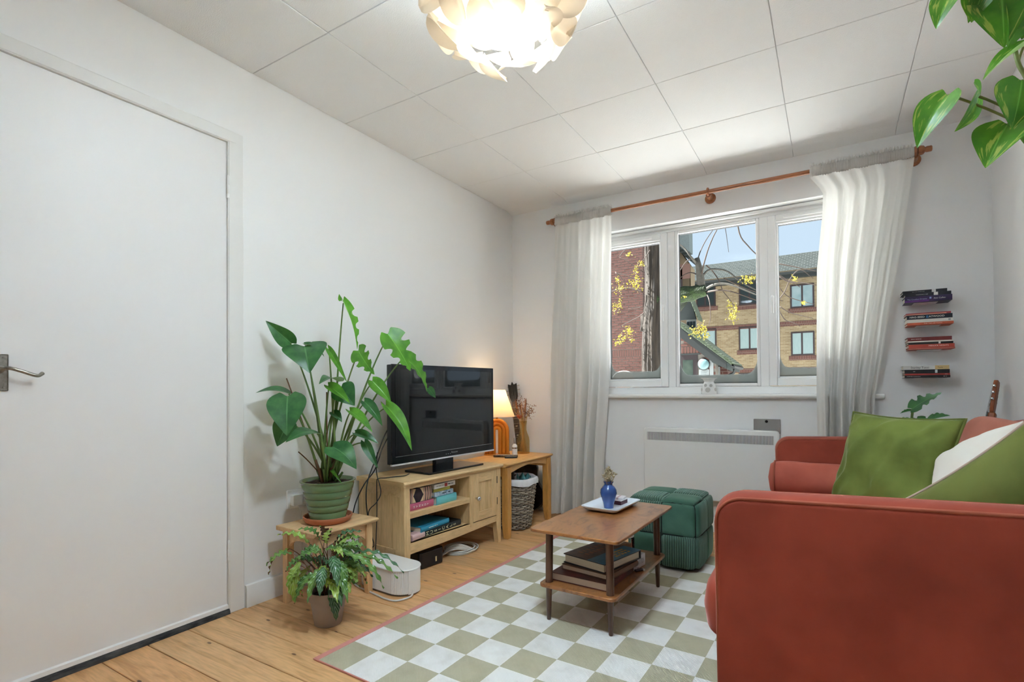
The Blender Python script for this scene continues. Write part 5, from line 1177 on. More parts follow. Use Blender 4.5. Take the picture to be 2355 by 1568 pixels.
# leaves the photo singles out: base and tip pixels with the distance of each from the wall
for (b, t, w, mi) in (((668, 1262), (612, 1318), .030, 1), ((672, 1272), (610, 1295), .026, 0), ((712, 1250), (640, 1224), .026, 1), ((735, 1240), (690, 1212), .030, 0), ((745, 1248), (738, 1205), .042, 0), ((752, 1250), (760, 1215), .030, 1),
                      ((770, 1250), (828, 1216), .026, 2), ((775, 1255), (832, 1232), .026, 0), ((765, 1272), (850, 1272), .034, 0), ((790, 1270), (888, 1345), .026, 0), ((800, 1280), (918, 1320), .024, 0), ((810, 1272), (930, 1305), .018, 2),
                      ((762, 1300), (800, 1372), .038, 2), ((770, 1300), (845, 1312), .030, 0), ((690, 1290), (672, 1385), .042, 1), ((715, 1300), (690, 1372), .038, 1), ((740, 1300), (752, 1350), .034, 1), ((770, 1340), (828, 1342), .022, 0),
                      ((757, 1350), (775, 1428), .036, 2), ((700, 1285), (655, 1312), .030, 0), ((735, 1268), (675, 1292), .040, 0), ((745, 1262), (830, 1290), .034, 0), ((720, 1282), (760, 1310), .034, 2), ((700, 1262), (745, 1275), .034, 0), ((745, 1290), (800, 1330), .034, 2), ((690, 1300), (665, 1345), .03, 1)):
    dist = .50+.0009*(b[0]-745)*0
    vB = rnd.uniform(-.03, .05); vT = vB+rnd.uniform(0.0, .05)
    # planes through the pot parallel to the picture: depth along the view axis
    def dp(x, y, off):
        d = RT*((x-1177.5)/FPX) - UP*((y-CPY)/FPX) + FW; t_ = ((c0-CAM).dot(FW)-off)/d.dot(FW); return CAM+d*t_
    spec.append((dp(b[0], b[1], vB), dp(t[0], t[1], vT), w, mi))
for k in range(26):
    a = rnd.uniform(0, 6.28); r = rnd.uniform(.03, .08); R2 = rnd.uniform(.12, .19); z = rnd.uniform(.17, .28)
    spec.append((c0+Vector((r*math.cos(a), r*math.sin(a), z-.10)), c0+Vector((R2*math.cos(a), R2*math.sin(a), z-.10-rnd.uniform(-.03, .10))), rnd.uniform(.028, .042), rnd.choice((0, 0, 1, 2))))
for i, (B, T, w, mi) in enumerate(spec):
    B.z = max(B.z, .13); T.z = max(T.z, .02); B.x = max(B.x, .05); T.x = max(T.x, .03)
    leaf(ca_, CAL[mi], B, T, w*1.15, Vector((B.x-c0.x, B.y-c0.y, .16)).normalized()*.4+Vector((0, 0, 1))+cam_dir(B)*.5, fold=.35, droop=.10, curl=.16, heart=False, wavy=.006, nl=26, nw=6, seed=i)
    s0 = c0+Vector((rnd.uniform(-.03, .03), rnd.uniform(-.03, .03), -.01)); part('stalk', MB().tube(bez(s0, s0.lerp(B, .5)+Vector((0, 0, .05)), B, 6), .0019, 5), CST, ca_, smooth=180, world=True)
for k in range(26):
    a = rnd.uniform(0, 6.28); r = rnd.uniform(.0, .045); p = c0+Vector((r*math.cos(a), r*math.sin(a), -.01)); part('stalk', MB().tube([p, p+Vector((r*.8*math.cos(a), r*.8*math.sin(a), rnd.uniform(.06, .16)))], .0017, 5), CST, ca_, smooth=180, world=True)

# --- trailing pothos, upper right, hanging from the ceiling by a cord
po = thing('pothos', 'trailing variegated pothos hanging at the upper right', 'hanging plant', (2.60, 1.24, 1.72))
POT = leafmat('pothos leaf', '#3f7a1e', '#5c9430', '#93b078', .28, trans=.35); POT.node_tree.nodes  # mottled cream
def vary(mat, cream):
    t = mat.node_tree; bs = t.nodes['Principled BSDF']; src = bs.inputs['Base Color'].links[0].from_socket
    tc = t.nodes.new('ShaderNodeTexCoord'); mp = t.nodes.new('ShaderNodeMapping'); mp.inputs['Scale'].default_value = (2.2, 9, 1); t.links.new(tc.outputs['UV'], mp.inputs[0])
    nz = t.nodes.new('ShaderNodeTexNoise'); nz.inputs['Scale'].default_value = 1.4; nz.inputs['Detail'].default_value = 3; t.links.new(mp.outputs[0], nz.inputs['Vector'])
    oi = t.nodes.new('ShaderNodeObjectInfo'); ml = t.nodes.new('ShaderNodeVectorMath'); ml.operation = 'SCALE'; ml.inputs[0].default_value = (31, 17, 5); t.links.new(oi.outputs['Random'], ml.inputs['Scale']); t.links.new(ml.outputs[0], mp.inputs['Location'])
    r = t.nodes.new('ShaderNodeValToRGB'); r.color_ramp.elements[0].position = .56; r.color_ramp.elements[1].position = .64; t.links.new(nz.outputs[0], r.inputs[0])
    m = t.nodes.new('ShaderNodeMix'); m.data_type = 'RGBA'; t.links.new(r.outputs[0], m.inputs[0]); t.links.new(src, m.inputs[6]); m.inputs[7].default_value = C4(cream); t.links.new(m.outputs[2], bs.inputs['Base Color'])
vary(POT, '#b9c25c')
part('pot', MB().lathe([(0, 0), (.055, 0), (.075, .10), (.079, .102), (.079, .11), (.07, .11), (.05, .02), (0, .018)], (0, 0, 0), 28), M('white hanging pot', '#e4e0d8', .4), po, smooth=40)
part('soil', MB().lathe([(.068, .092), (0, .098)], (0, 0, 0), 20), SOIL, po)
for k in range(3): a = 2.1*k; part('hanger_cord', MB().tube([(.078*math.cos(a), .078*math.sin(a), .10), (0, 0, .36), (0, 0, HC-1.72)], .0018, 5), M('jute cord', '#b39a70', .9), po)
PV = M('pothos vine', '#7d8a45', .5, var=(20, '#5a4428', .7)); YP = 1.22
v1 = [(2.58, 1.24, 1.82), (2.52, 1.22, 1.80)] + [tuple(aY(x, y, YP)) for x, y in ((2344, -30), (2338, 40), (2333, 95), (2342, 145), (2360, 180), (2372, 230))]
v2 = [(2.58, 1.22, 1.82), (2.54, 1.20, 1.78)] + [tuple(aY(x, y, YP+.05)) for x, y in ((2368, 120), (2385, 200), (2390, 300), (2365, 330))]
for v in (v1, v2): part('vine', MB().tube(spl(v, 6), .0034, 7), PV, po, smooth=180, world=True)
PL = [  # base px, tip px, width, facing, fold
 ((2200, -30), (2152, 66), .062, (-.35, -.75, .5), .25), ((2238, -40), (2228, 52), .055, (.5, -.8, .2), .3), ((2268, -30), (2234, 52), .060, (-.3, -.9, .2), .3),
 ((2300, -35), (2310, 108), .100, (-.1, -.95, .3), .15), ((2332, 20), (2318, 112), .060, (.5, -.85, .1), .4), ((2365, 100), (2258, 185), .050, (-.4, -.5, .8), .5),
 ((2180, 218), (2108, 340), .075, (-.35, -.8, .5), .30), ((2252, 222), (2197, 303), .045, (.1, -.6, -.8), .1), ((2350, 185), (2328, 296), .078, (.1, -.95, .2), .2),
 ((2318, 285), (2266, 385), .085, (-.25, -.9, .4), .22), ((2322, 290), (2360, 335), .035, (.4, -.8, .3), .4), ((2240, 190), (2255, 222), .03, (0, -.7, .6), .2), ((2375, 20), (2350, 90), .06, (.2, -.9, .3), .3)]
for i, (b, t, w, up, fo) in enumerate(PL):
    B = aY(b[0], b[1], YP+.02*math.sin(i*2.1)); T = aY(t[0], t[1], YP-.02+.02*math.sin(i*1.3)); leaf(po, POT, B, T, w, up, fold=fo, droop=.02, curl=.06, seed=i)
for (b, j) in (((2200, -30), (2344, -30)), ((2238, -40), (2344, -30)), ((2268, -30), (2344, -30)), ((2300, -35), (2340, 0)), ((2332, 20), (2338, 40)), ((2365, 100), (2342, 145)), ((2180, 218), (2365, 295)), ((2252, 222), (2372, 285)), ((2350, 185), (2372, 230)), ((2318, 285), (2385, 300))):
    a = aY(b[0], b[1], YP); c = aY(j[0], j[1], YP+.03); mid_ = a.lerp(c, .5)+Vector((0, 0, .008 if b[1] > 100 else .02)); part('stalk', MB().tube(bez(a, mid_, c, 8), .0021, 6), PV, po, smooth=180, world=True)

# --- monstera behind the far end of the sofa
mb_ = thing('monstera', 'small monstera half hidden behind the far sofa arm', 'potted plant', (2.52, 3.24, 0))
part('pot', MB().lathe([(0, 0), (.09, 0), (.12, .22), (.125, .22), (.125, .25), (.11, .25), (.10, .22), (0, .21)], (0, 0, 0), 28), M('dark grey pot', '#55524f', .6), mb_, smooth=40)
part('soil', MB().lathe([(.108, .225), (0, .23)], (0, 0, 0), 20), SOIL, mb_)
for i, (b, t, w, up) in enumerate((((2098, 940), (2166, 902), .085, (-.25, -.75, .6)), ((2100, 944), (2070, 950), .035, (0, -.3, .9)), ((2135, 968), (2185, 955), .09, (0, -.4, .9)), ((2108, 962), (2140, 985), .07, (0, -.4, .9)), ((2060, 975), (2100, 962), .07, (-.2, -.3, .9)))):
    B, T = aY(b[0], b[1], 3.2), aY(t[0], t[1], 3.16); leaf(mb_, MONS, B, T, w, up, fold=.3, droop=.02, curl=.05, split=.6 if i < 1 else .2, nl=24, nw=12, seed=i)
    part('stalk', MB().tube(bez((2.52, 3.24, .22), (2.50, 3.26, .6), B, 10), .0038, 6), STEM, mb_, smooth=180, world=True)
# ------------------------------------------------------------------ outside the window
GRD = M('pale paving', '#c9c9c6', .9, var=(2, '#b9b9b5', .6)); struct(part('ground', box((-45, D+TH, -.35), (45, 75, -.15)), GRD, smooth=None), 'pale paved courtyard outside the window', 'ground')
ALB = .27                                                   # outdoor colours darkened to offset the sun, set strong for indoor bounce
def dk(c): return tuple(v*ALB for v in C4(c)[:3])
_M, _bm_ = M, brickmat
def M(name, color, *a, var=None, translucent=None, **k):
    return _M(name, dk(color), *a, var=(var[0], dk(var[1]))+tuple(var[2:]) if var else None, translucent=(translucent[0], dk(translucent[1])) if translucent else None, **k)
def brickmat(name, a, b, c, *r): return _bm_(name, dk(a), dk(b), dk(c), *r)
REDB = brickmat('red brick', '#8a4a3c', '#6f3a32', '#b3a596'); REDP = M('red brick piece', '#a87062', .9, var=(30, '#85544a', .8)); REDD = M('dark red brick piece', '#8f5a4e', .9, var=(30, '#a87264', .6)); MORT = M('pale mortar', '#cfc6ba', .95, var=(8, '#a0958a', .5))
YELB = brickmat('yellow stock brick', '#dcc296', '#bb9d70', '#ddd0b4'); DKW = M('dark stained timber', '#2b3330', .6); BRW = M('dark brown window timber', '#40282a', .5)
RTILE = NT('grey roof tile'); v = RTILE.coord((1, 1, 1)); br = RTILE.n('ShaderNodeTexBrick'); RTILE.l(v, br.inputs['Vector'])
sp_ = RTILE.n('ShaderNodeSeparateXYZ'); RTILE.l(v, sp_.inputs[0]); cb_ = RTILE.n('ShaderNodeCombineXYZ'); RTILE.l(sp_.outputs[0], cb_.inputs[0]); RTILE.l(sp_.outputs[2], cb_.inputs[1]); RTILE.l(cb_.outputs[0], br.inputs['Vector'])
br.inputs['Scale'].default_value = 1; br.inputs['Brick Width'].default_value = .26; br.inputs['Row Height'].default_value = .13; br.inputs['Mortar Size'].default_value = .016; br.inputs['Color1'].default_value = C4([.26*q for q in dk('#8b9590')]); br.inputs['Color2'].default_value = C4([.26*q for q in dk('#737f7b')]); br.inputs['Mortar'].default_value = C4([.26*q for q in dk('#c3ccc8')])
RTILE.l(br.outputs['Color'], RTILE.b.inputs['Base Color']); RTILE.b.inputs['Roughness'].default_value = 1; RTILE.b.inputs['Specular IOR Level'].default_value = .05; RTILE.bump(br.outputs['Fac'], .6, .03)
MOSS = M('mossy roof tile', '#6d7f5a', .9, var=(6, '#8f9c86', .9), bump=(30, .8, .02)); PANEG = M('outside window glass', '#9fc3c9', .08, var=(1.2, '#d9eef0', .9), spec=.8); PANED = M('dark outside window glass', '#3c4a4c', .35, spec=.3); NET = M('net curtain behind glass', '#b9d8d8', .7, var=(9, '#d6ebea', .8, (8, 1, .4)))
brick_m = MB().bbox((0, 0, 0), (.207, .02, .059)).mesh('brick', REDP); brick_d = MB().bbox((0, 0, 0), (.207, .02, .059)).mesh('brick', REDD); sold_m = MB().bbox((0, 0, 0), (.059, .02, .207)).mesh('brick', REDD)

# far apartment block
FB = 30.0; fy = lambda x, y: aY(x, y, FB)
E0 = fy(1700, 643).z
ab = thing('apartment_block', 'long yellow brick apartment block with grey tiled roof across the court', 'building', (2, FB, -.15))
part('wall', MB().box((-9, FB, -.15), (13, FB+8, E0+.2)), YELB, ab, smooth=None, world=True)
rz = aY(1700, 596, FB+3.6).z
rf = part('roof', MB().prism([(FB-.35, E0-.02), (FB+4, rz), (FB+8.4, E0-.02)], 0, -9.4, 13.4), RTILE.m, ab, smooth=None, world=True)
part('gutter', MB().box((-9.4, FB-.42, E0-.06), (13.4, FB-.28, E0+.06)), DKW, rf, smooth=None, world=True)
part('soffit', MB().box((-9.2, FB-.30, E0-.24), (13.2, FB, E0-.06)), DKW, ab, smooth=None, world=True)
for (y0, y1) in ((747, 757), (848, 857)):
    z1_, z0_ = fy(1700, y0).z, fy(1700, y1).z; part('soldier_course', MB().box((-9, FB-.02, z0_), (13, FB, z1_)), brickmat('soldier course brick', '#8c4f42', '#7a4338', '#bfae9c', .075, .225), ab, smooth=None, world=True)
def bwin(parent, x0, x1, y0, y1, Y, kind, split=.47):
    a, b = aY(x0, y0, Y), aY(x1, y1, Y); x0, x1, z1_, z0_ = a.x, b.x, a.z, b.z; t = .07; yb = Y-.03
    f = part('window', ring(MB(), x0, x1, z0_, z1_, t, yb, yb+.10), BRW, parent, smooth=None, world=True); xm = x0+(x1-x0)*split
    part('mullion', MB().box((xm-t*.55, yb+.005, z0_+t), (xm+t*.55, yb+.10, z1_-t)), BRW, f, smooth=None, world=True)
    for (p, q) in ((x0+t, xm-t*.55), (xm+t*.55, x1-t)): part('pane', MB().box((p, yb+.012, z0_+t), (q, yb+.026, z1_-t)), {'net': NET, 'dark': PANED, 'sky': PANEG}[kind], f, smooth=None, world=True)
    part('brick_sill', MB().box((x0-.1, Y-.02, z0_-.24), (x1+.1, Y, z0_-.015)), MATS['soldier course brick'], parent, smooth=None, world=True)
bwin(ab, 1601, 1646, 655, 703, FB, 'dark'); bwin(ab, 1699, 1752, 652, 698, FB, 'dark'); bwin(ab, 1817, 1873, 656, 705, FB, 'sky', .5); bwin(ab, 1699, 1753, 752, 803, FB, 'net'); bwin(ab, 1819, 1874, 764, 816, FB, 'net'); bwin(ab, 1610, 1648, 757, 803, FB, 'net', .3); bwin(ab, 1699, 1752, 858, 905, FB, 'dark')
bwin(ab, 1925, 1982, 652, 702, FB, 'sky'); bwin(ab, 1925, 1982, 762, 814, FB, 'net')

# tan gabled block, upper left of the middle pane
TB = 21.0; ty_ = lambda x, y: aY(x, y, TB)
xr = ty_(1587, 600).x; tb = thing('gabled_block', 'tan rendered block with steep roof behind the tree', 'building', (xr-3, TB, -.15))
zt = ty_(1587, 612).z
part('wall', MB().prism([(xr-7, -.15), (xr, -.15), (xr, zt), (xr-.45, zt+.75), (xr-3.5, zt+3.6), (xr-7, zt)], 1, TB, TB+.7), M('tan brickwork', '#c9b08c', .9, var=(3, '#b89c78', .7)), tb, smooth=None, world=True)
part('roof', MB().prism([(xr-3.5, zt+3.75), (xr+.12, zt+.1), (xr+.12, zt+.3), (xr-3.5, zt+4.0), (xr-7.1, zt+.3), (xr-7.1, zt+.1)], 1, TB-.25, TB+.9), RTILE.m, tb, smooth=None, world=True)
part('string_course', MB().box((xr-7, TB-.03, ty_(1587, 640).z), (xr, TB, ty_(1587, 606).z)), M('pink brick course', '#b98a78', .9, var=(20, '#a6766a', .6)), tb, smooth=None, world=True)
part('cheek_wall', MB().box((xr-.02, TB, zt-2), (xr+.02, TB+.7, zt)), MATS['tan brickwork'], tb, smooth=None, world=True)
bwin(tb, 1540, 1570, 618, 672, TB, 'sky', .3)
part('chimney_stack', MB().box((ty_(1563, 530).x-.25, TB+.05, zt+.6), (ty_(1584, 530).x, TB+.65, ty_(1575, 505).z)), M('grey slate hanging', '#a8b8b8', .85, var=(20, '#8b9b9c', .8)), tb, smooth=None, world=True)

# red brick house on the left, its bricks laid one by one where the window shows them
LB = 15.5; ly = lambda x, y: aY(x, y, LB); xR_ = ly(1479, 700).x; xL_ = ly(1400, 700).x-.25
lh = thing('brick_house', 'red brick house wall seen behind the tree trunk', 'building', (xR_-2, LB, -.15))
part('wall', MB().box((xR_-6, LB, -.15), (xR_, LB+4.5, 8.5)), REDB, lh, smooth=None, world=True)
pp = part('mortar_face', MB().box((xL_, LB-.008, 1.0), (xR_-.001, LB, 5.75)), MORT, lh, smooth=None, world=True)
off = -lh.location; z = 1.04; row = 0
band0, band1 = ly(1440, 820).z, ly(1440, 806).z
while z < 5.72:
    if band0-.04 < z < band0+.05:
        x = xR_-.036
        while x > xL_: link('brick', sold_m, lh, Vector((x, LB-.010, z+.072))+off); x -= .075
        z += .225; row += 1; continue
    x = xR_-.1075-(.1125 if row % 2 else 0)
    if row % 2: link('brick', brick_d, lh, Vector((xR_-.052, LB-.010, z))+off, None, (.48, 1, 1)); x -= .0 
    while x-.1 > xL_:
        link('brick', random.choice((brick_m, brick_m, brick_d)), lh, Vector((x, LB-.010+random.uniform(-.003, .003), z))+off); x -= .225
    z += .075; row += 1

# porch gable of the nearer house
PB = 14.0; py_ = lambda x, y: aY(x, y, PB); ph_ = thing('porch_house', 'red brick porch gable with mossy tiled roof and dark barge board', 'building', (-1.2, PB, -.15))
a, b = py_(1563, 752), py_(1643, 812); sl = (b.z-a.z)/(b.x-a.x)      # roof line
xw = py_(1668, 850).x; apx = a.x-.06; rl = lambda x: a.z+sl*(x-a.x)
part('wall', MB().prism([(apx, -.15), (xw-.22, -.15), (xw-.22, rl(xw-.22)), (apx, rl(apx))], 1, PB, PB+1.3), MORT, ph_, smooth=None, world=True)
part('side_wall', MB().box((xw-.40, PB+.35, -.15), (xw, PB+1.25, rl(xw)-.12)), REDB, ph_, smooth=None, world=True)
part('side_post', MB().box((xw-.26, PB+.30, -.15), (xw-.18, PB+.37, rl(xw)-.12)), M('white post', '#cfd3d0', .6), ph_, smooth=None, world=True)
off = -ph_.location; dx0, dx1, dz1 = py_(1566, 830).x, py_(1605, 830).x, py_(1590, 815).z; z = 1.0; row = 0
while z < a.z+.5:
    x = xw-.34-(.1125 if row % 2 else 0)
    while x > a.x+.06:
        lint = dx0-.2 < x < dx1+.16 and dz1-.04 < z < dz1+.235; dor = dx0-.1 < x < dx1+.11 and z < dz1+.04
        if z+.05 < rl(x+.11) and not lint and not dor: link('brick', random.choice((brick_m, brick_d, brick_d)), ph_, Vector((x, PB-.008+random.uniform(-.003, .003), z))+off)
        x -= .225
    z += .075; row += 1
x = dx1+.14
while x > a.x: link('brick', sold_m, ph_, Vector((x, PB-.008, dz1+.10))+off); x -= .075
dr_ = part('door', MB().box((dx0, PB-.015, -.15), (dx1, PB+.02, dz1)), BRW, ph_, smooth=None, world=True)
part('door_glass', MB().box((dx0+.05, PB-.02, .5), (dx1-.12, PB-.012, dz1-.14)), M('green reflecting glass', '#55645a', .08, var=(3, '#8a9a86', .7)), dr_, smooth=None, world=True)
part('lintel', MB().box((dx0, PB-.03, dz1-.01), (dx1+.06, PB, dz1+.03)), DKW, dr_, smooth=None, world=True)
ov = .12
part('barge_board', MB().prism([(apx, rl(apx)+.02), (xw+.05, rl(xw+.05)+.02), (xw+.05, rl(xw+.05)-.14), (xw-.30, rl(xw-.30)-.25), (apx, rl(apx)-.25)], 1, PB-.14, PB-.10), DKW, ph_, smooth=None, world=True)
rp = part('roof', MB().prism([(apx, rl(apx)+.02), (xw+.22, rl(xw+.22)+.04), (xw+.22, rl(xw+.22)+.12), (apx, rl(apx)+.14)], 1, PB-.18, PB+1.3), MOSS, ph_, smooth=None, world=True)
tm_ = MB()
for k in range(26):
    x = a.x-.05+k*.07
    if x < xw+.18: tm_.prism([(x, rl(x)+.10), (x+.085, rl(x+.085)+.125), (x+.085, rl(x+.085)+.155), (x, rl(x)+.135)], 1, PB-.20, PB+1.0)
part('verge_tiles', tm_, MOSS, rp, smooth=None, world=True)
part('eaves_box', MB().prism([(xw-.30, rl(xw-.30)-.27), (xw+.16, rl(xw+.16)-.12), (xw+.16, rl(xw+.16)+.03), (xw-.30, rl(xw-.3)-.02)], 1, PB-.12, PB+1.3), M('green grey fascia', '#4f5f5a', .6), ph_, smooth=None, world=True)
part('gutter', MB().tube([(xw+.20, PB-.18, rl(xw+.2)+.03), (xw+.20, PB+1.3, rl(xw+.2)+.03)], .055, 8), DKW, ph_, world=True)
part('downpipe', MB().tube(spl([(xw+.20, PB+.2, rl(xw+.2)), (xw+.16, PB+.25, rl(xw+.2)-.12), (xw+.03, PB+.3, rl(xw+.2)-.20), (xw+.02, PB+.3, rl(xw+.2)-.4), (xw+.02, PB+.3, 0)], 5), .033, 8), DKW, ph_, smooth=60, world=True)
# dormer
dq = lambda x, y: aY(x, y, PB+.9); t0_, t1_, e1 = dq(1586, 688), dq(1605, 733), dq(1600, 755)
part('dormer_gable', MB().prism([(t0_.x-.45, t1_.z), (t1_.x-.05, t1_.z), (t0_.x+.02, t0_.z)], 1, PB+.9, PB+1.0), M('grey dormer cladding', '#59615f', .7), ph_, smooth=None, world=True)
part('dormer_roof', MB().prism([(t0_.x, t0_.z+.06), (t1_.x+.03, t1_.z-.05), (t1_.x+.03, t1_.z+.03), (t0_.x, t0_.z+.16), (t0_.x-.75, t1_.z+.1), (t0_.x-.75, t1_.z)], 1, PB+.75, PB+1.35), MOSS, ph_, smooth=None, world=True)
dwm = part('dormer_window', MB().box((dq(1578, 750).x, PB+.95, e1.z-.4), (dq(1600, 750).x, PB+1.0, t1_.z)), M('white dormer frame', '#cfd4d0', .5), ph_, smooth=None, world=True)
for k in range(3): xx = dq(1579.5+7*k, 750).x; part('pane', MB().box((xx, PB+.93, e1.z-.3), (dq(1579.5+7*k+5, 750).x, PB+.95, t1_.z-.06)), PANED, dwm, smooth=None, world=True)
# round lamp and notices beside the porch door
wl = thing('bulkhead_lamp', 'round pale blue bulkhead lamp on the porch wall', 'outdoor lamp', tuple(py_(1620, 838)+Vector((0, -.045, 0))))
part('rim', MB().lathe([(.150, 0), (.150, .05), (.138, .06)], (0, 0, 0), 28, mat=Matrix.Rotation(math.pi/2, 4, 'X')), DKW, wl); part('diffuser', MB().lathe([(.138, .05), (.12, .075), (.07, .09), (0, .095)], (0, 0, 0), 28, mat=Matrix.Rotation(math.pi/2, 4, 'X')), M('pale blue diffuser', '#a9d8dc', .4), wl, smooth=60)
sg = thing('notice_board', 'small white notice below the round porch lamp', 'sign', tuple(py_(1620, 857)+Vector((0, -.035, 0))))
part('board', MB().bbox((0, 0, 0), (.25, .02, .17)), M('white sign board', '#dfe6e6', .5), sg); m = MB()
for k in range(3): m.bbox((random.uniform(-.02, .02), -.0105, .045-.04*k), (.18-.03*k, .001, .014))
part('print', m, M('grey sign print', '#a9b6b6', .6), sg)
sg = thing('notice_board', 'tall narrow white notice with dark blue top beside the porch lamp', 'sign', tuple(py_(1637, 843)+Vector((0, -.035, 0))))
part('board', MB().bbox((0, 0, -.02), (.09, .02, .46)), MATS['white sign board'], sg); part('blue_head', MB().bbox((0, -.001, .235), (.09, .021, .06)), M('navy sign head', '#2d4676', .5), sg)

# ------------------------------------------------------------------ tree outside: furrowed trunk, mossy limb, bare shoots, yellow leaves
TY = 10.0; tq = lambda x, y, Y=TY: aY(x, y, Y)
tr_ = thing('tree', 'furrowed old tree trunk with mossy limb and a few yellow leaves', 'tree', (tq(1503, 860).x, TY, -.15))
BARK = M('furrowed bark', '#5d4e3e', .95, var=(5, '#33281f', .9, (3, 3, .5)), bump=(9, 1.0, .05, (4, 4, .35)))
ctr = [(tq(1504, 1010), .30), (tq(1503, 865), .225), (tq(1502, 800), .21), (tq(1504, 730), .205), (tq(1506, 690), .185), (tq(1505, 640), .180), (tq(1503, 575), .185), (tq(1502, 500), .18), (tq(1498, 380), .16)]
def trunk(u, v):
    k = v*(len(ctr)-1); i = min(int(k), len(ctr)-2); t = k-i; c = ctr[i][0].lerp(ctr[i+1][0], t); r = ctr[i][1]+(ctr[i+1][1]-ctr[i][1])*t; a = 2*math.pi*u
    z = c.z; tw = a+.25*math.sin(z*.8)
    f = .85+.13*abs(math.sin(tw*4.0+noise.noise(Vector((math.cos(a)*2, math.sin(a)*2, z*.5)))*2.4))+.11*noise.noise(Vector((math.cos(a)*3.2, math.sin(a)*3.2, z*.7)))+.03*noise.noise(Vector((math.cos(a)*9, math.sin(a)*9, z*3)))
    return (c.x+r*f*math.cos(a), TY+r*f*math.sin(a), z)
part('trunk', MB().grid(trunk, 84, 120), BARK, tr_, smooth=180, world=True)
part('snag', MB().tube([tq(1484, 760), tq(1481, 740), tq(1477, 722)], [.10, .07, .035], 8), BARK, tr_, smooth=180, world=True)
MOSSB = M('moss covered limb', '#4c6a2c', .95, var=(12, '#2e3a1e', .9), bump=(40, 1.0, .03))
lim = [tq(1510, 690), tq(1545, 684), tq(1575, 678), tq(1600, 672), tq(1616, 668), tq(1624, 666)]
m = MB().tube(spl(lim, 5), [.15-.002*k for k in range(26)], 16); m.v = [tuple(Vector(p)+Vector((noise.noise(Vector(p)*6), noise.noise(Vector(p)*6+Vector((9, 0, 0))), noise.noise(Vector(p)*6+Vector((0, 9, 0)))))*.05) for p in m.v]
part('mossy_limb', m, MOSSB, tr_, smooth=180, world=True)
GB = M('grey bark', '#8a8478', .9, var=(20, '#5e564a', .7)); TWIG = M('brown twig', '#6b5648', .85)
part('stub', MB().tube([tq(1612, 668), tq(1611, 640), tq(1607, 612), tq(1602, 594)], [.085, .07, .055, .05], 10), GB, tr_, smooth=180, world=True)
TW = [([(1612, 640), (1618, 610), (1628, 575), (1640, 545), (1652, 520), (1660, 480)], .016), ([(1604, 598), (1612, 575), (1625, 550), (1645, 520), (1658, 490)], .012), ([(1602, 605), (1590, 592), (1575, 572), (1560, 560), (1540, 548)], .024), ([(1590, 595), (1578, 602), (1565, 620), (1556, 635)], .012),
      ([(1612, 640), (1628, 622), (1650, 619), (1675, 625), (1700, 645), (1730, 662), (1752, 672)], .022), ([(1605, 632), (1590, 627), (1575, 631), (1560, 642)], .014), ([(1622, 665), (1640, 655), (1665, 652), (1690, 658), (1720, 670), (1750, 682)], .022), ([(1622, 672), (1645, 668), (1670, 668), (1700, 676), (1750, 694)], .018),
      ([(1624, 610), (1640, 625), (1655, 648), (1662, 668), (1675, 685), (1690, 705)], .013), ([(1664, 640), (1690, 652), (1720, 665), (1760, 678), (1800, 692)], .012), ([(1625, 674), (1632, 695), (1634, 730), (1630, 748)], .010), ([(1690, 460), (1700, 535), (1720, 565), (1745, 590), (1790, 630), (1840, 660)], .014), ([(1660, 480), (1669, 530), (1676, 580)], .008),
      ([(1788, 606), (1820, 612), (1850, 618), (1880, 624)], .011), ([(1790, 635), (1815, 648), (1845, 650), (1880, 656)], .012), ([(1790, 660), (1810, 680), (1835, 690), (1875, 700)], .010), ([(1792, 704), (1815, 718), (1845, 726), (1870, 732)], .010), ([(1790, 690), (1805, 670), (1818, 640), (1840, 620), (1870, 640)], .010), ([(1792, 715), (1805, 735), (1825, 742), (1840, 750)], .010),
      ([(1478, 672), (1460, 665), (1440, 662), (1420, 666), (1400, 672)], .018), ([(1480, 704), (1465, 708), (1445, 710)], .009), ([(1482, 718), (1470, 728), (1450, 738), (1430, 748)], .010), ([(1495, 575), (1485, 590), (1478, 600)], .010), ([(1478, 625), (1460, 612), (1440, 598), (1425, 592)], .010), ([(1425, 590), (1432, 580), (1442, 570)], .009), ([(1415, 625), (1430, 640), (1440, 660)], .008), ([(1415, 628), (1438, 632), (1460, 640), (1478, 622)], .008)]
for i, (pts, r) in enumerate(TW):
    Yo = TY-.1+.35*math.sin(i*1.7); q = spl([tuple(tq(x, y, Yo if k else TY)) if i < 11 else tuple(tq(x, y, Yo-.3)) for k, (x, y) in enumerate(pts)], 4); part('twig', MB().tube(q, [r*(1-.6*k/len(q)) for k in range(len(q))], 6), TWIG if r < .02 else GB, tr_, smooth=180, world=True)
fol = MB(); rnd = random.Random(8)
def cluster(x, y, n, rx, ry, Y=TY-.3):
    for k in range(int(n*1.7)):
        c = tq(x+rnd.gauss(0, rx), y+rnd.gauss(0, ry), Y+rnd.uniform(-.15, .15)); d = Vector((rnd.uniform(-1, 1), rnd.uniform(-1, 1), rnd.uniform(-1, .3))).normalized(); L = rnd.uniform(.028, .050); s = d.cross(Vector((rnd.uniform(-1, 1), rnd.uniform(-1, 1), .2))).normalized()*L*.35; nn = d.cross(s).normalized()*L*.08
        fol.add([c, c+d*L*.5+s+nn, c+d*L, c+d*L*.5-s+nn, c+d*L*.5-nn], [(0, 1, 4), (1, 2, 4), (2, 3, 4), (3, 0, 4)])
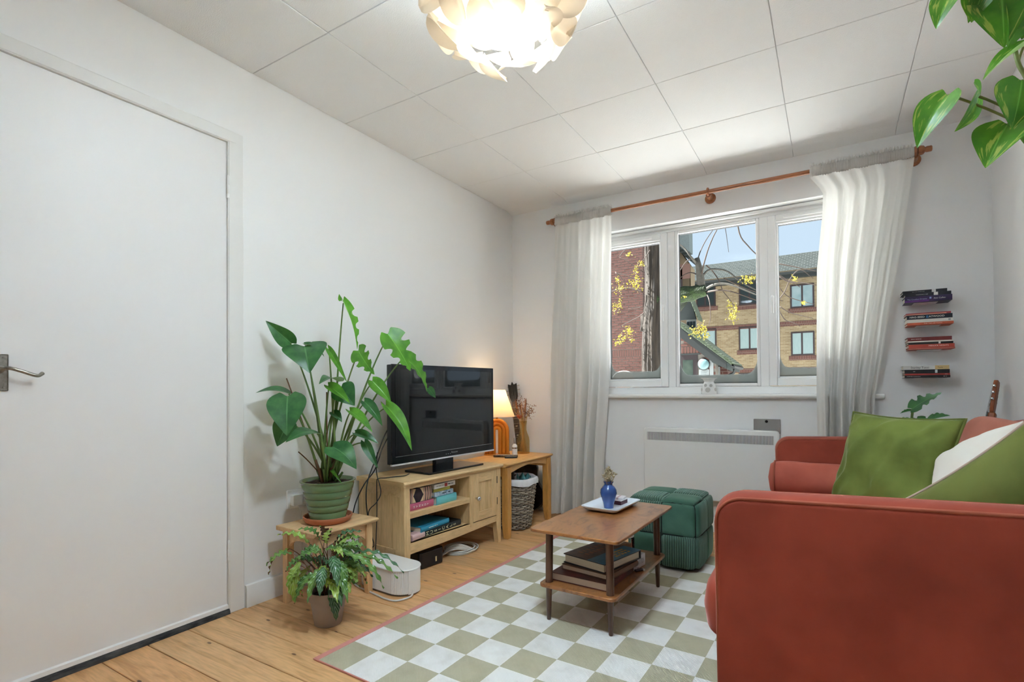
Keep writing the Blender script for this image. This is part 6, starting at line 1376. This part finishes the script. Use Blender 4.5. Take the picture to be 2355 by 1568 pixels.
for a in ((1463, 650, 60, 7, 8), (1463, 622, 18, 3, 9), (1473, 605, 16, 4, 4), (1428, 660, 26, 9, 7), (1420, 640, 14, 2, 5), (1425, 690, 22, 3, 12), (1415, 705, 16, 3, 6), (1445, 762, 40, 5, 7), (1432, 776, 26, 6, 5), (1421, 787, 16, 3, 3), (1453, 780, 10, 3, 3), (1446, 584, 14, 4, 3),
          (1602, 762, 46, 6, 7), (1618, 758, 30, 5, 9), (1624, 775, 16, 3, 4), (1676, 700, 16, 3, 8), (1690, 716, 26, 4, 9), (1684, 728, 30, 6, 5), (1716, 640, 24, 5, 4), (1726, 648, 12, 4, 3), (1732, 636, 10, 3, 4), (1829, 640, 12, 2, 3), (1848, 695, 12, 3, 2), (1575, 682, 6, 4, 1)): cluster(*a)
o = part('leaves', fol, M('yellow autumn leaf', '#d9c234', .7, var=(30, '#e8d873', .8), translucent=(.35, '#e8d84a')), tr_, smooth=None, world=True); o['kind'] = 'stuff'
# low timber fence and hedge seen just above the sill, and a pale arch board
fe = thing('garden_fence', 'weathered green timber post beside the tree trunk', 'fence', tuple(tq(1474, 930, 12.0)))
part('board', MB().prism([(-.10, -1.0), (.14, -1.0), (.11, .62), (.04, .80), (-.03, .62)], 1, 0, .05), M('weathered green timber', '#7b8f88', .9, var=(6, '#95a69c', .6, (8, 1, 1))), fe, smooth=None)
ar = thing('arched_board', 'pale rimmed arched board low behind the left pane', 'board', tuple(ly(1456, 875)+Vector((0, -.8, 0))))
part('panel', MB().lathe([(.34, 0), (.34, .05), (0, .05)], (0, 0, 0), 32, mat=Matrix.Rotation(math.pi/2, 4, 'X') @ Matrix.Scale(.75, 4, (0, 1, 0))), M('buff board', '#c9a183', .8, var=(20, '#b58c70', .6)), ar)
part('rim', MB().tube([(.35*math.cos(a), -.03, .35*.75*math.sin(a)) for a in [2*math.pi*k/40 for k in range(40)]], .022, 6, closed=True), M('white rim', '#dcdcd8', .6), ar, smooth=60)

part('post', MB().box((-.03, -.03, -1.25), (.03, .0, -.1)), DKW, ar, smooth=None)
M, brickmat = _M, _bm_
